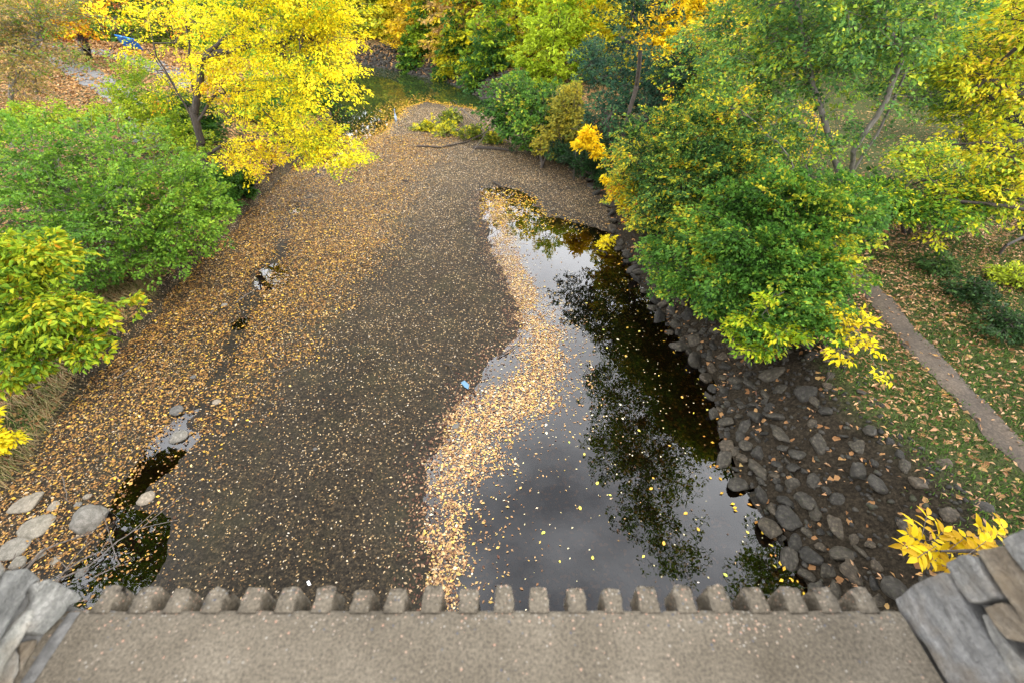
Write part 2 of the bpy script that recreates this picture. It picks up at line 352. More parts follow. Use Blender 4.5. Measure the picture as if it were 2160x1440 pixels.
def grid_mesh(X, Y, Z, nx, ny, keep):
    idx = np.arange(nx*ny).reshape(ny, nx)
    F = np.stack([idx[:-1, :-1], idx[:-1, 1:], idx[1:, 1:], idx[1:, :-1]], -1).reshape(-1, 4)
    F = F[keep(np.asarray(X.ravel()[F].mean(1)), Y.ravel()[F].mean(1))]
    used = np.unique(F); mp_ = -np.ones(nx*ny, int); mp_[used] = np.arange(len(used))
    V = np.stack([X.ravel(), Y.ravel(), Z.ravel()], 1)[used]; return V, mp_[F], used
def terrain(name, x0, x1, y0, y1, step, keep, m, attrf):
    X, Y, nx, ny = grid(x0, x1, y0, y1, step); Z = height(X, Y)
    V, F, used = grid_mesh(X, Y, Z, nx, ny, keep); at_ = attrf(V[:, 0], V[:, 1])
    if name == 'left_bank_ground':       # eroded lip hangs over the bed
        dl, dr = bank_d(V[:, 0], V[:, 1]); k = sstep(.05, .16, dl)*sstep(.8, .15, dl)*sstep(5.5, 8.5, V[:, 1]); V[:, 0] += k*(.16+.22*vnoise(V[:, 1]*2.3, V[:, 1]*0, 6))
    me = npmesh(name, V, F, m, True, attrs=at_); return obj(name, me, kind='structure')
def bed_attr(x, y):
    sp, su, st = features(x, y); s = np.minimum(sp, su)
    z = height(x, y)
    wet = np.clip(np.maximum(sstep(.10, -.01, z)*.9, sstep(1.2, 0, s)*.7), 0, 1)
    wet = np.maximum(wet, .9*np.exp(-(st/.4)**2))
    dry = np.clip(.15+.7*sstep(8, 24, y)+.8*(fbm(x*.5, y*.35, 63)-.5), 0, 1)*(1-.7*wet)
    lit = .12+.3*sstep(9, 25, y)+.45*leftmask(x, y)+.25*(fbm(x*.7, y*.7, 71)-.5)
    lit = lit*(1-.95*np.exp(-(st/.34)**2)); dry = dry*(1-.95*np.exp(-(st/.34)**2))
    return dict(wet=wet, dry=dry, litter=np.clip(lit, .02, .8))
def leftmask(x, y):
    e = -5.6+1.3*(fbm(y*.5, y*0, 91)-.5)*2-.14*np.clip(12-y, 0, 12)*1.1+.12*np.clip(y-12, 0, 14)
    return sstep(1.6, -.9, x-e+.8*(fbm(x*.9, y*.9, 93)-.5))
isbed = lambda x, y: (x > xl(y)-.25) & (x < xr(y)+.1)
terrain('riverbed', -14, 6.5, -4, 36, .11, isbed, M_bed, bed_attr)
terrain('riverbed', -60, 3, 36, 68, .4, isbed, M_bed, bed_attr)
def soil_attr(x, y):
    dl, dr = bank_d(x, y); n = fbm(x*.5, y*.5, 21)
    g = np.where(dr > 0, sstep(1.9, 2.9, dr+1.2*(n-.5))*(.45+.9*n), sstep(.5, 2, dl)*(.2+.5*n))
    g = np.where((dl > 0) & (y < 7), .7*n+.3, g)
    g = np.where((dr > 0) & (y > 15) & (x > 8), .75+.25*n, g)
    lit = np.where(dr > 0, (1-.9*sstep(13, 17, y)*sstep(6, 9, x)*sstep(60, 35, y))*(.05+  .5*sstep(2.0, 3.2, dr)*n*sstep(6, 26, y+8)+.3*sstep(20, 40, y)), .35+.25*sstep(14, 40, y))
    return dict(grass=np.clip(g, 0, 1), litter=np.clip(lit, 0, .85))
terrain('left_bank_ground', -18, -9, -4, 30, .08, lambda x, y: x <= xl(y)-.25+.01, M_soil, soil_attr)
terrain('right_bank_ground', 2.5, 24, -4, 34, .16, lambda x, y: x >= xr(y)+.1, M_soil, soil_attr)
far_left = terrain('far_left_ground', -90, -9, 30, 100, 1.0, lambda x, y: x <= xl(y)-.2, M_soil, soil_attr)
terrain('far_left_ground', -90, -18, -4, 30, .5, lambda x, y: x > -999, M_soil, soil_attr)
terrain('far_right_ground', -60, 90, 34, 110, .8, lambda x, y: (x >= xr(y)-.3) , M_soil, soil_attr)
terrain('far_right_ground', 24, 90, -4, 34, 1.0, lambda x, y: x > -999, M_soil, soil_attr)
# the wide land sheet to the horizon
V = np.array([(-900,-900,-.8),(900,-900,-.8),(900,900,-.8),(-900,900,-.8)]); me = npmesh('land', V, np.array([[0,1,2,3]]), M_soil, attrs=dict(grass=np.full(4,.6), litter=np.full(4,.3)))
obj('land', me, kind='structure')
# water sheet that follows the channel
ys = np.arange(-4, 70, .5); V = []; F = []; mk = []
for i, y in enumerate(ys):
    for k in range(7):
        a = xl(y)-.6; b = xr(y)+.6; xx = a+(b-a)*k/6; V.append((xx, y, 0)); mk.append(float(.82*sstep(27, 36, y)))
    if i:
        for k in range(6): q = i*7+k; F.append((q-7, q-6, q+1, q))
obj('river_water', npmesh('river_water', np.array(V), np.array(F), M_water, True, attrs=dict(murk=np.array(mk))), kind='structure')

def strip(name, pts, w, m, lift, step=.25):
    P = np.array(pts, float); seg = np.r_[0, np.cumsum(np.hypot(*(P[1:]-P[:-1]).T))]
    s = np.arange(0, seg[-1], step); cx = np.interp(s, seg, P[:, 0]); cy = np.interp(s, seg, P[:, 1])
    k = max(1, int(1.2/step)); ker = np.ones(2*k+1)/(2*k+1)
    cx = np.convolve(np.pad(cx, k, 'edge'), ker, 'valid'); cy = np.convolve(np.pad(cy, k, 'edge'), ker, 'valid')
    tx = np.gradient(cx); ty = np.gradient(cy); l = np.hypot(tx, ty); nx_, ny_ = -ty/l, tx/l
    n = 7; V = []; F = []
    for j in range(n):
        o = (j/(n-1)-.5)*w*(1+.5*(fbm(s*1.1, s*0+j//4*9, 131)-.5)+.5*(fbm(s*5, s*0+j//4*19, 137)-.5))
        X = cx+nx_*o; Y = cy+ny_*o; Z = height(X, Y)+lift-.02*(abs(j-3) == 3)
        V.append(np.stack([X, Y, Z], 1))
    V = np.stack(V, 1); m_ = len(s)
    idx = np.arange(m_*n).reshape(m_, n); F = np.stack([idx[:-1, :-1], idx[:-1, 1:], idx[1:, 1:], idx[1:, :-1]], -1).reshape(-1, 4)
    return obj(name, npmesh(name, V.reshape(-1, 3), F, m, True), kind='structure')
PATH = [at(*p, 1.75)[:2] for p in ((2420,1120),(2200,960),(2080,850),(1980,745),(1900,650),(1830,580),(1780,530),(1730,460))]
strip('dirt_path', PATH, .55, M_dirt, .03, .1)
strip('paved_path', [at(*p, 2.0)[:2] for p in ((-100,112),(0,118),(90,130),(150,152),(205,178),(255,210),(300,250),(330,300))], 1.7, M_asph, .05)
strip('paved_path', [at(*p, 2.0)[:2] for p in ((20,98),(90,104),(160,110),(240,124),(330,150),(420,190))], 1.9, M_asph, .05)

# ------------------------------------------------------------------ leaves
def leaves_mesh(name, P, D, Nn, Ln, W, C, m, quality=1, fold=.25):
    """P base points, D direction, Nn face normal, Ln length, W width, C colour"""
    D = unit(D); S = unit(np.cross(D, Nn)); U = np.cross(S, D)
    Ln = Ln[:, None]; W = W[:, None]; n = len(P)
    if quality == 0:
        vs = [P, P+D*Ln*.45+S*W*.5+U*W*fold, P+D*Ln, P+D*Ln*.45-S*W*.5+U*W*fold]; tri = [(0,1,2),(0,2,3)]
    else:
        dr = U*Ln*.12
        vs = [P, P+D*Ln*.28+S*W*.46+U*W*fold, P+D*Ln*.66+S*W*.38+U*W*fold*.7-dr*.3, P+D*Ln-dr, P+D*Ln*.66-S*W*.38+U*W*fold*.7-dr*.3, P+D*Ln*.28-S*W*.46+U*W*fold]
        tri = [(0,1,2),(0,2,3),(0,3,4),(0,4,5)]
    k = len(vs); V = np.stack(vs, 1).reshape(-1, 3)
    F = (np.arange(n)[:, None, None]*k+np.array(tri)[None]).reshape(-1, 3)
    return npmesh(name, V, F, m, False, col=np.repeat(C, k, 0))
def pal(cols, t):
    """smooth palette lookup, t in 0..1"""
    c = np.array(cols, float); x = np.clip(t, 0, 1)*(len(c)-1); i = np.minimum(x.astype(int), len(c)-2); f = (x-i)[:, None]
    return c[i]*(1-f)+c[i+1]*f
DG=(.012,.035,.010); G=(.055,.15,.02); LG=(.16,.32,.03); YG=(.36,.46,.025); Y=(.80,.66,.02); GY=(.78,.54,.016); OR=(.55,.20,.02); RD=(.35,.07,.025); TAN=(.42,.26,.11); BG=(.022,.07,.035); GG=(.07,.155,.05); OL=(.13,.15,.02)

# ------------------------------------------------------------------ trees
def tubes(nodes, parent, rad, sides=5):
    i = np.where(parent >= 0)[0]; p = parent[i]
    A = nodes[p]; B = nodes[i]; rb = rad[i]; ra = np.minimum(rad[p], rb*1.25+.004)
    d = unit(B-A); ref = np.where(np.abs(d[:, 2:3]) > .9, np.array([[1., 0, 0]]), np.array([[0, 0, 1.]]))
    s = unit(np.cross(d, ref)); u = np.cross(s, d); V = []
    for q, (cn, r) in enumerate(((A-d*ra[:, None]*.3, ra), (B+d*rb[:, None]*.3, rb))):
        for k in range(sides):
            a = 2*math.pi*k/sides; V.append(cn+(s*math.cos(a)+u*math.sin(a))*r[:, None])
    V = np.stack(V, 1).reshape(-1, 3); n = len(i); F = []
    for k in range(sides):
        k2 = (k+1) % sides; F.append((k, k2, sides+k2, sides+k))
    F = (np.arange(n)[:, None, None]*2*sides+np.array(F)[None]).reshape(-1, 4); return V, F
def tree(name, label, cat, stems, lobes, nspray, lps, leaf, cols, tmix=(.5, .3), bark=None, r0=.12, sp_len=.7, q=0, group=None, tip=.006, outer=.62, droop=.25, up=.35, jit=.12, lw=.5, zmin=.25, seed=None, bright=1.0, spread=.55, side_sprays=True):
    g = np.random.default_rng(seed if seed is not None else abs(hash(label)) % 10000 if False else sum(map(ord, label)))
    stems = [np.array(s, float) for s in stems]; base = stems[0][0]
    base = np.array((base[0], base[1], float(height(base[0], base[1])))) if base[2] < 50 else base
    nodes = [base-np.array((0, 0, .2))]; par = [-1]
    for s in stems:
        prev = 0; last = nodes[0]
        start = s[0]
        if np.linalg.norm(start-nodes[0]) > .6:
            d = [np.linalg.norm(start-n_) for n_ in nodes]; prev = int(np.argmin(d)); last = nodes[prev]
        for q_ in (s if np.linalg.norm(start-nodes[0]) > .6 else s[1:]):
            L_ = np.linalg.norm(q_-last); k = max(1, int(L_/.35)); st = last.copy()
            for j in range(1, k+1):
                pnt = st+(q_-st)*j/k+g.normal(0, .018*min(1, L_), 3)*(j < k); nodes.append(pnt); par.append(prev); prev = len(nodes)-1
            last = nodes[-1]
    nstem = len(nodes)
    # spray tips inside lobes
    vol = np.array([l[2]*(l[1][0]*l[1][1]*l[1][2])**(.72) for l in lobes]); cnt = np.maximum(3, (nspray*vol/vol.sum()).astype(int))
    T = []; Cn = []
    for l, c in zip(lobes, cnt):
        dd = unit(g.normal(size=(c, 3))+np.array((0, -.15, .12))); rr = g.random(c)**(1-outer)
        rr = rr*(1+.16*g.normal(size=c)*.6); T.append(np.array(l[0])+dd*np.array(l[1])*rr[:, None]); Cn.append(np.repeat(np.array([l[0]]), c, 0))
    T = np.concatenate(T); Cn = np.concatenate(Cn)
    ok = T[:, 2] > height(T[:, 0], T[:, 1])+zmin; T = T[ok]; Cn = Cn[ok]
    stem_arr = np.array(nodes[1:nstem]) if nstem > 1 else np.array(nodes)
    dmat = np.linalg.norm(T[:, None, :]-stem_arr[None, ::3], axis=2); near = stem_arr[::3][dmat.argmin(1)]
    D = unit(unit(T-Cn)*.6+unit(T-near)*.7+np.array((0, 0, up))*.5+g.normal(0, .25, T.shape)); D[:, 2] = D[:, 2]*.75; D = unit(D)
    SL = sp_len*(.6+.8*g.random(len(T))); B = T-D*SL[:, None]
    B[:, 2] = np.maximum(B[:, 2], height(B[:, 0], B[:, 1])+.1)
    order = np.argsort(dmat.min(1)); NA = np.zeros((len(nodes)+len(T)*14, 3)); NA[:len(nodes)] = nodes; nn = len(nodes); par = par+[0]*(len(T)*14)
    tips = []; rise = .6
    for i in order:
        b = B[i]; dv = NA[1:nn]-b; c = np.sqrt((dv*dv).sum(1))+rise*np.maximum(0, dv[:, 2]+.1*0)
        j = int(c.argmin())+1; a = NA[j].copy(); L_ = np.linalg.norm(b-a); k = min(10, max(1, int(L_/.45))); prev = j
        side = g.normal(0, .07*L_, 3); 
        for s_ in range(1, k+1):
            f = s_/k; pnt = a+(b-a)*f+side*math.sin(math.pi*f)+np.array((0, 0, .10*L_*math.sin(math.pi*f)))
            NA[nn] = pnt; par[nn] = prev; prev = nn; nn += 1
        NA[nn] = b+D[i]*SL[i]; par[nn] = prev; tips.append(nn); nn += 1
        if nn > len(NA)-14: break
    par = np.array(par[:nn]); NA = NA[:nn]; w = np.zeros(nn); w[tips] = 1
    for i in range(nn-1, 0, -1): w[par[i]] += w[i]
    w = np.maximum(w, 1); rad = tip*w**.5; rad *= 1; rmax = rad[1:max(2, nstem)].max() if nstem > 1 else rad.max()
    sc_ = r0/rmax; rad = np.where(rad*sc_ > tip, rad*sc_, tip*.8)+0
    rad[tips] = tip*.35
    root = empty(name, base, label, cat, group)
    thin = (rad < .022); pa = par.copy(); pb = par.copy(); pa[thin] = -1; pb[~thin] = -1
    V, F = tubes(NA, pa, rad, 6); V2, F2 = tubes(NA, pb, rad, 3); F = np.concatenate([F, F2+len(V)]); V = np.concatenate([V, V2])
    obj('trunk', npmesh('trunk', V, F, bark or M_bark, True), root)
    # leaves
    n = len(T); tot = n*lps; ti = np.repeat(np.arange(n), lps); s = g.random(tot)**.75
    Dp = D[ti]; up3 = unit(np.array([[0, 0, 1.]])+unit(T-Cn)[ti]*.45+g.normal(0, .18, (n, 3))[ti]); Sd = unit(np.cross(Dp, up3)); Un = np.cross(Sd, Dp)
    sg = np.where(g.random(tot) < .5, -1., 1.); lat = g.random(tot)**.8*spread*(1.05-s*.75)*sg
    sl = SL[ti]; pos = B[ti]+Dp*(s*sl)[:, None]+Sd*(lat*sl)[:, None]+Dp*(np.abs(lat)*sl*.45)[:, None]
    pos[:, 2] -= droop*sl*(s**2+np.abs(lat))*.6; pos += g.normal(0, .05, pos.shape)*sp_len*Un
    pos += g.normal(0, .03*sp_len, pos.shape)
    ld = unit(Dp*.7+Sd*sg[:, None]*(.25+.9*g.random(tot))[:, None]+np.array([[0, 0, -1.]])*(.15+droop)*g.random(tot)[:, None]*1.4+g.normal(0, .3, pos.shape))
    nrm = unit(Un+g.normal(0, .42, pos.shape))
    ll = leaf*(.65+.7*g.random(tot)); ww = ll*(lw+.12*g.normal(size=tot)).clip(.25, 1)
    okk = pos[:, 2] > height(pos[:, 0], pos[:, 1])+.03
    mid, amp = tmix; big = fbm(T[:, 0]*.45+T[:, 2]*.37, T[:, 1]*.45-T[:, 2]*.3, sum(map(ord, label)) % 97)
    t = mid+amp*(big[ti]-.5)*2.6+.5*amp*g.normal(size=n)[ti]+jit*g.normal(size=tot)
    C = pal(cols, t)*(bright*(.75+.5*g.random(tot)))[:, None]
    me = leaves_mesh('crown', pos[okk], ld[okk], nrm[okk], ll[okk], ww[okk], C[okk], M_leaf, q)
    obj('crown', me, root); return root
def lob(px, py, Y, r, w=1.): 
    r = (r, r, r) if isinstance(r, (int, float)) else r
    return (tuple(pt(px, py, Y)), r, w)
def lz(px, py, z, r, w=1.):
    r = (r, r, r) if isinstance(r, (int, float)) else r
    return (tuple(at(px, py, z)), r, w)
def gnd(px, py, z=1.6):
    p = at(px, py, z); return (p[0], p[1], float(height(p[0], p[1])))
def stemp(*pl): return [pt(*p) for p in pl]

# --- left bank
B1 = gnd(452, 392, 1.2)
tree('yellow_maple', 'tall many-stemmed bright yellow tree leaning over the gravel bar from the left bank', 'tree',
     [[B1]+stemp((432,340,18),(405,230,18.2),(345,150,18.2),(300,90,18),(268,10,17.6)), stemp((432,345,18),(400,240,18.4),(330,120,18.6),(310,0,18.8)), stemp((425,300,18),(392,180,18),(385,130,18),(345,10,18)),
      stemp((428,310,18),(412,220,18.3),(398,120,18.5),(392,-20,18.5)), stemp((415,260,18),(455,200,18),(540,190,17.6),(640,230,17)), stemp((430,330,18),(480,300,17.8),(600,300,17.2),(700,310,16.6)), stemp((412,235,18),(430,120,18),(520,40,18),(560,-60,18)), stemp((300,90,18),(230,40,18),(120,20,18)), stemp((430,120,18),(560,90,17.5),(680,70,17))],
     [lob(540,70,18,2.6), lob(500,170,18.6,(2.0,1.6,1.5)), lob(620,60,17.5,(2.3,2.3,2.2)), lob(655,150,17,(2.0,2,1.6)), lob(600,270,17.2,(2.0,1.8,1.0),1.2), lob(690,295,16.6,(1.25,1.3,.75),1.6), lob(750,315,16.1,(.75,.8,.4),2.0), lob(725,350,15.9,(.5,.6,.25),1.6), lob(390,70,20.3,(2.3,1.2,1.8),.6), lob(690,40,17.5,(1.6,2,1.6)), lob(250,30,19.8,(1.7,1.0,1.0),.3), lob(520,330,17.2,(1.5,1.4,.8)), lob(470,-120,18,(4,3.5,2.6),.6), lob(350,180,19.6,(1.3,1.0,.8),.5), lob(290,120,17.2,(.7,.6,.5),.4), lob(640,-90,17.5,(2.6,2.6,2)) ],
     1150, 64, .092, [(.10,.2,.02), LG, YG, Y, (.86,.74,.02), (.88,.74,.02), GY, OR], (.54,.25), r0=.15, sp_len=.85, q=0, tip=.009, droop=.35, jit=.13, zmin=.3, lw=.5)
B2 = gnd(250, 520, 1.2)
tree('green_thicket', 'large rounded light green shrub hanging over the left edge of the river bed', 'shrub',
     [[B2, np.array(B2)+(.3,-.2,1.2), np.array(B2)+(1.2,-.6,2.4)], [np.array(B2)+(0,0,.3), np.array(B2)+(-.9,.4,1.8), np.array(B2)+(-1.4,.6,3.0)], [np.array(B2)+(0,0,.3), np.array(B2)+(.4,.9,2), np.array(B2)+(.9,1.4,3)], [np.array(B2)+(0,0,.3), np.array(B2)+(1.6,-.3,1)]],
     [lob(110,350,13.2,(2.1,1.8,1.5)), lob(250,330,13.4,(2.0,1.8,1.4)), lob(330,430,12.2,(1.9,1.7,1.4),1.2), lob(425,460,12,(1.15,1.3,1.0),1.3), lob(205,500,11,(1.8,1.5,1.1),1.2), lob(350,530,11.2,(1.1,1.1,.6),1.3), lob(60,450,11.5,(1.8,1.5,1.2)), lob(400,370,13,(1.1,1.2,.9)), lob(150,570,10.5,(1.3,1.2,.7)), lob(460,420,12.5,(.7,.9,.6),1.2)],
     1050, 44, .085, [(.02,.06,.01), (.06,.15,.018), (.11,.23,.022), (.18,.32,.03), (.32,.42,.035), (.55,.5,.03)], (.48,.21), bark=M_bark_grey, r0=.10, sp_len=.55, q=0, tip=.005, jit=.09, lw=.62)
B3 = gnd(40, 720, .8)
tree('yellow_green_shrub', 'yellow green shrub with orange tinted leaves, nearest to the bridge on the left bank', 'shrub',
     [[B3, np.array(B3)+(.4,.1,1.0), np.array(B3)+(1.0,.2,1.8)], [np.array(B3)+(0,0,.2), np.array(B3)+(-.3,.4,1.6)], [np.array(B3)+(0,0,.2), np.array(B3)+(.7,-.3,.8)]],
     [lob(20,560,7.6,(.9,.8,.7)), lob(90,540,7.8,(.75,.8,.5)), lob(80,650,7.0,(.9,.8,.6),1.3), lob(170,660,7.2,(.75,.7,.4),1.3), lob(60,730,6.6,(.85,.7,.45),1.2), lob(190,725,6.8,(.45,.5,.3),1.2), lob(30,800,6.2,(.35,.5,.3)), lob(290,628,7.8,(.3,.3,.12),1), lob(-40,650,7,(1,1,.9),.5)],
     330, 34, .125, [G, (.10,.20,.02), (.20,.32,.02), (.34,.40,.02), (.58,.44,.02), OR], (.52,.17), r0=.04, sp_len=.5, q=1, tip=.005, jit=.16, lw=.5, droop=.35)
B = gnd(-70, 960, .6)
tree('yellow_sprig_bush', 'small yellow leaved sprig at the left picture edge below the yellow green shrub', 'shrub',
     [[B, np.array(B)+(.35,0,.5)]], [lob(0,920,5.5,(.35,.3,.2)), lob(-30,880,5.7,(.4,.3,.2))], 26, 22, .11, [YG, Y, GY], (.5,.25), r0=.02, sp_len=.35, q=1)
B = gnd(270, 300, 1.8)
tree('pale_green_shrub', 'loose pale green shrub between the paved path and the yellow tree', 'shrub',
     [[B, np.array(B)+(0,0,1.6)], [np.array(B)+(0,0,.2), np.array(B)+(1,0,1.5)]], [lob(270,210,20,(1.3,1.2,.9)), lob(330,250,19,(1.5,1.4,1)), lob(290,150,20,(1.2,1.2,.8),.6), lob(400,300,18.5,(1.2,1,.8)), lob(180,250,17.5,(1.3,1.2,.6),.7), lob(90,250,16.5,(1.4,1.2,.6),.8), lob(0,260,16,(1.2,1.2,.7))], 520, 34, .10, [G, LG, YG, (.5,.45,.03)], (.6,.2), r0=.05, sp_len=.6)
B = gnd(30, 330, 1.9)
tree('sparse_grey_tree', 'thin grey tree with bare twigs and sparse small leaves at the upper left edge', 'tree',
     [[B]+stemp((25,240,20),(24,120,20),(40,60,20)), stemp((25,180,20),(60,110,20),(90,60,20)), stemp((24,150,20),(-10,90,20))], [lob(60,90,20,(1.5,1.5,1.2)), lob(-10,60,20,(1.6,1.6,2)), lob(50,200,19,(1.5,1.3,.8),.6), lob(80,20,20,(2.3,1.6,.8),1.2), lob(160,120,19,(1.2,1.1,.7),.5), lob(40,140,18,(1.2,1.1,.8),.8)], 560, 28, .09, [LG, OL, (.3,.22,.05), TAN, (.4,.16,.05)], (.45,.3), bark=M_bark_grey, r0=.09, sp_len=.7, tip=.01, spread=.5)
B = gnd(88, 215, 1.9)
tree('leaning_grey_tree', 'slender grey trunk leaning left in front of the paved path', 'tree',
     [[B]+stemp((70,160,27),(30,110,27))], [lob(30,80,27,(1.6,1.5,1)), lob(0,40,27,(1.5,1.5,1.2))], 90, 26, .1, [LG, OL, TAN], (.5,.3), bark=M_bark_grey, r0=.1, sp_len=.7, tip=.01)
B = gnd(190, 134, 2.0)
tree('orange_maple', 'dark trunked tree with orange and red leaves standing in litter beyond the path', 'tree',
     [[B]+stemp((180,100,36),(155,50,36),(120,-20,36)), stemp((176,90,36),(172,50,36),(180,-20,36))], [lob(150,15,35,(3,2.5,1.8)), lob(120,40,35,(2,1.8,.9)), lob(80,20,34,(2.5,2,1.5)), lob(160,45,34,(1.2,1,.5),1.5), lob(180,-60,36,(4,3,3),.6)], 330, 34, .2, [(.3,.12,.06), RD, OR, GY, GY, YG], (.55,.32), r0=.28, sp_len=1.0, tip=.014)
B = gnd(146, 120, 2.0)
tree('slim_dark_tree', 'slim dark trunk left of the orange leaved tree on the far lawn', 'tree',
     [[B]+stemp((125,85,42),(100,45,42),(80,-20,42))], [lob(80,10,42,(3,2.5,2)), lob(60,-40,42,(3,3,3))], 120, 30, .25, [OL, (.3,.14,.05), RD], (.5,.3), r0=.17, sp_len=1.1, tip=.014)

# --- far banks, both sides : each tree its own crown
far = [
 (-60, 30, 62, 6.5, [DG, G, OL], 'dark green tree behind the far left lawn, leftmost', .4),
 (90, 55, 62, 6.0, [DG, DG, G], 'very dark evergreen mass behind the paved path', .4),
 (210, 70, 60, 5.5, [DG, DG, G], 'very dark green tree directly behind the orange tree', .4),
 (330, 60, 58, 5.5, [DG, G, YG], 'dark green tree behind the blue panel', .4),
 (450, 50, 56, 5.5, [G, OL, YG], 'olive tree hidden behind the tall yellow crown', .5),
 (590, 70, 50, 5.0, [G, LG, YG], 'green tree behind the right half of the yellow crown', .5),
 (690, 20, 70, 6.0, [DG, OL, YG], 'far dark olive tree at the river bend left side', .4),
 (745, 10, 66, 5.5, [DG, OL, (.3,.27,.02)], 'dark olive tree straight above the river bend', .4),
 (800, 40, 60, 4.6, [DG, OL, YG, (.35,.3,.02)], 'olive yellow tree standing at the head of the far rock bank', .5),
 (850, 10, 58, 4.6, [G, YG, (.45,.38,.03), Y], 'yellow olive tree right of the river bend', .5),
 (905, 40, 52, 4.2, [OL, Y, GY, (.5,.36,.04)], 'golden tree over the far rock bank', .55),
 (985, 45, 48, 4.2, [YG, Y, (.6,.42,.06), TAN], 'pale yellow and tan tree above the far rock bank', .55),
 (890, 110, 49, 2.3, [DG, G, YG], 'low dark green bush at the water side of the far bank', .4),
 (960, 130, 45, 2.2, [DG, G, Y], 'low bush with golden tips above the far stones', .45),
 (1030, 150, 41, 2.4, [DG, GG, G, YG], 'dull green bush right of the far stones', .5),
 (1085, 60, 44, 4.6, [G, LG, YG, Y], 'fresh green and yellow tree in the middle of the far row', .55),
 (1170, 110, 36, 3.6, [G, LG, YG, YG], 'light green tree with dark leaning stem', .55),
 (1180, -20, 50, 5.5, [YG, Y, Y], 'bright yellow tree behind the light green one', .5),
 (1260, 30, 44, 4.6, [LG, YG, Y, Y], 'yellow green tree above the dark blue green bush', .55),
 (1330, 60, 36, 3.4, [OL, YG, Y, (.5,.4,.03)], 'olive yellow tree between the dark bush and the golden one', .5),
 (1390, 0, 40, 4.5, [G, YG, Y], 'yellow topped tree at the upper right of the far row', .5),
 (1385, 70, 28, 1.4, [YG, Y, GY], 'small golden orange leaved tree top in front of dark green', .55),
 (1470, 10, 30, 2.8, [YG, Y, GY], 'golden tree right of the centre at the top edge', .6),
 (1560, -20, 36, 4.5, [G, YG, GY], 'green and gold tree at the top edge over the right shrubs', .5),
 (1700, -40, 44, 5.5, [G, LG, YG], 'green tree behind the lawn at the top right', .5),
 (1850, -40, 44, 5.5, [LG, YG, Y], 'yellow green tree behind the lawn near the right corner', .5),
 (2000, -30, 38, 5.0, [DG, G, LG], 'green tree behind the yellow corner tree', .5),
 (2160, 10, 30, 4.5, [G, YG, Y], 'yellow green tree outside the top right corner', .5),
]
for px, py, Yd, r, cols, lab, md in far:
    c = pt(px, py, Yd); gz = float(height(c[0], c[1])); dl, dr = bank_d(c[0], c[1])
    if dl < 1 and dr < 1: c[0] += 3 if dr > dl else -3
    base = (c[0], c[1]+.3*r, gz); h = c[2]
    n = int(55+ 420*min(1, r/4.6)); lf = .10+.0052*Yd
    tree('bank_tree', lab, 'tree', [[base, (base[0], base[1], (gz+h)/2+.2), (c[0]+.3, c[1], h+r*.5)]],
         [((c[0], c[1], h), (r, r*.8, r*.95), 1.), ((c[0]+.45*r, c[1]-.35*r, h-.45*r), (r*.55, r*.5, r*.45), 1.), ((c[0]-.45*r, c[1]-.3*r, h-.4*r), (r*.55, r*.5, r*.45), 1.), ((c[0], c[1]-.55*r, h-.75*r), (r*.6, r*.45, r*.4), 1.), ((c[0]+.2*r, c[1], h+.9*r), (r*.75, r*.6, r*.8), .7), ((c[0]+.5, c[1]+.5, h+1.9*r), (r*.65, r*.6, r*.7), .45)],
         int(n*1.1), 31, lf*.96, cols, (md+.2, .28), r0=.03*r+.04, sp_len=.28*r**.7+.35, tip=.016, zmin=.3, group='trees along the far banks', jit=.13)
# distant wood reads as one mass
g = np.random.default_rng(3); n = 26000; ang = g.uniform(-1.0, 1.0, n); rd = g.uniform(85, 118, n)
P = np.stack([np.sin(ang)*rd*1.05, np.cos(ang)*rd, 1+g.random(n)**.8*(9+5*vnoise(ang*14, ang*0, 4))], 1)
C = pal([DG, DG, G, OL, YG, Y], np.clip(.35+1.2*(fbm(ang*16, P[:, 2]*.3, 66)-.5)+.15*g.normal(size=n), 0, 1))
obj('distant_wood', leaves_mesh('distant_wood', P, g.normal(size=(n, 3)), g.normal(size=(n, 3))+(0, -1, 1), np.full(n, 1.5), np.full(n, .9), C, M_leaf, 0), label='distant wood of mixed green and yellow trees closing the view', kind='stuff')

# --- right bank
def S(b, *o): return [tuple(b)]+[tuple(np.array(b)+np.array(q)) for q in o]
B = gnd(1140, 318, .9)
tree('vine_thicket', 'dense dark green thicket with pale yellow vine leaves beside the fallen branch', 'shrub',
     [S(B, (0,0,1.5), (.3,.3,3)), S(np.array(B)+(0,0,.2), (-1,0,1.6)), S(np.array(B)+(0,0,.2), (1,.2,2))],
     [lob(1085,215,26.5,(1.9,1.6,1.5)), lob(1160,240,25.5,(1.9,1.6,1.6)), lob(1120,270,25,(1.6,1.2,1.1),1.1), lob(1200,290,24.5,(1.2,1,.9)), lob(1060,250,26,(1.1,1,.9))], 520, 38, .16, [DG, G, (.05,.12,.015), LG, (.45,.40,.03), (.55,.42,.04)], (.42,.27), r0=.09, sp_len=.7)
B = gnd(1215, 330, 1.2)
tree('yellow_curtain_shrub', 'olive yellow shrub drooping right of the vine thicket', 'shrub',
     [S(B, (0,0,1.5), (.3,.3,2.6))], [lob(1195,215,24,(1.0,1,1.1)), lob(1170,285,23.5,(1.2,.9,.9)), lob(1215,260,23,(.7,.8,.7))], 230, 36, .14, [G, OL, (.35,.30,.03), (.5,.38,.03)], (.6,.2), r0=.05, sp_len=.6, droop=.5)
B = gnd(1310, 320, 1.6)
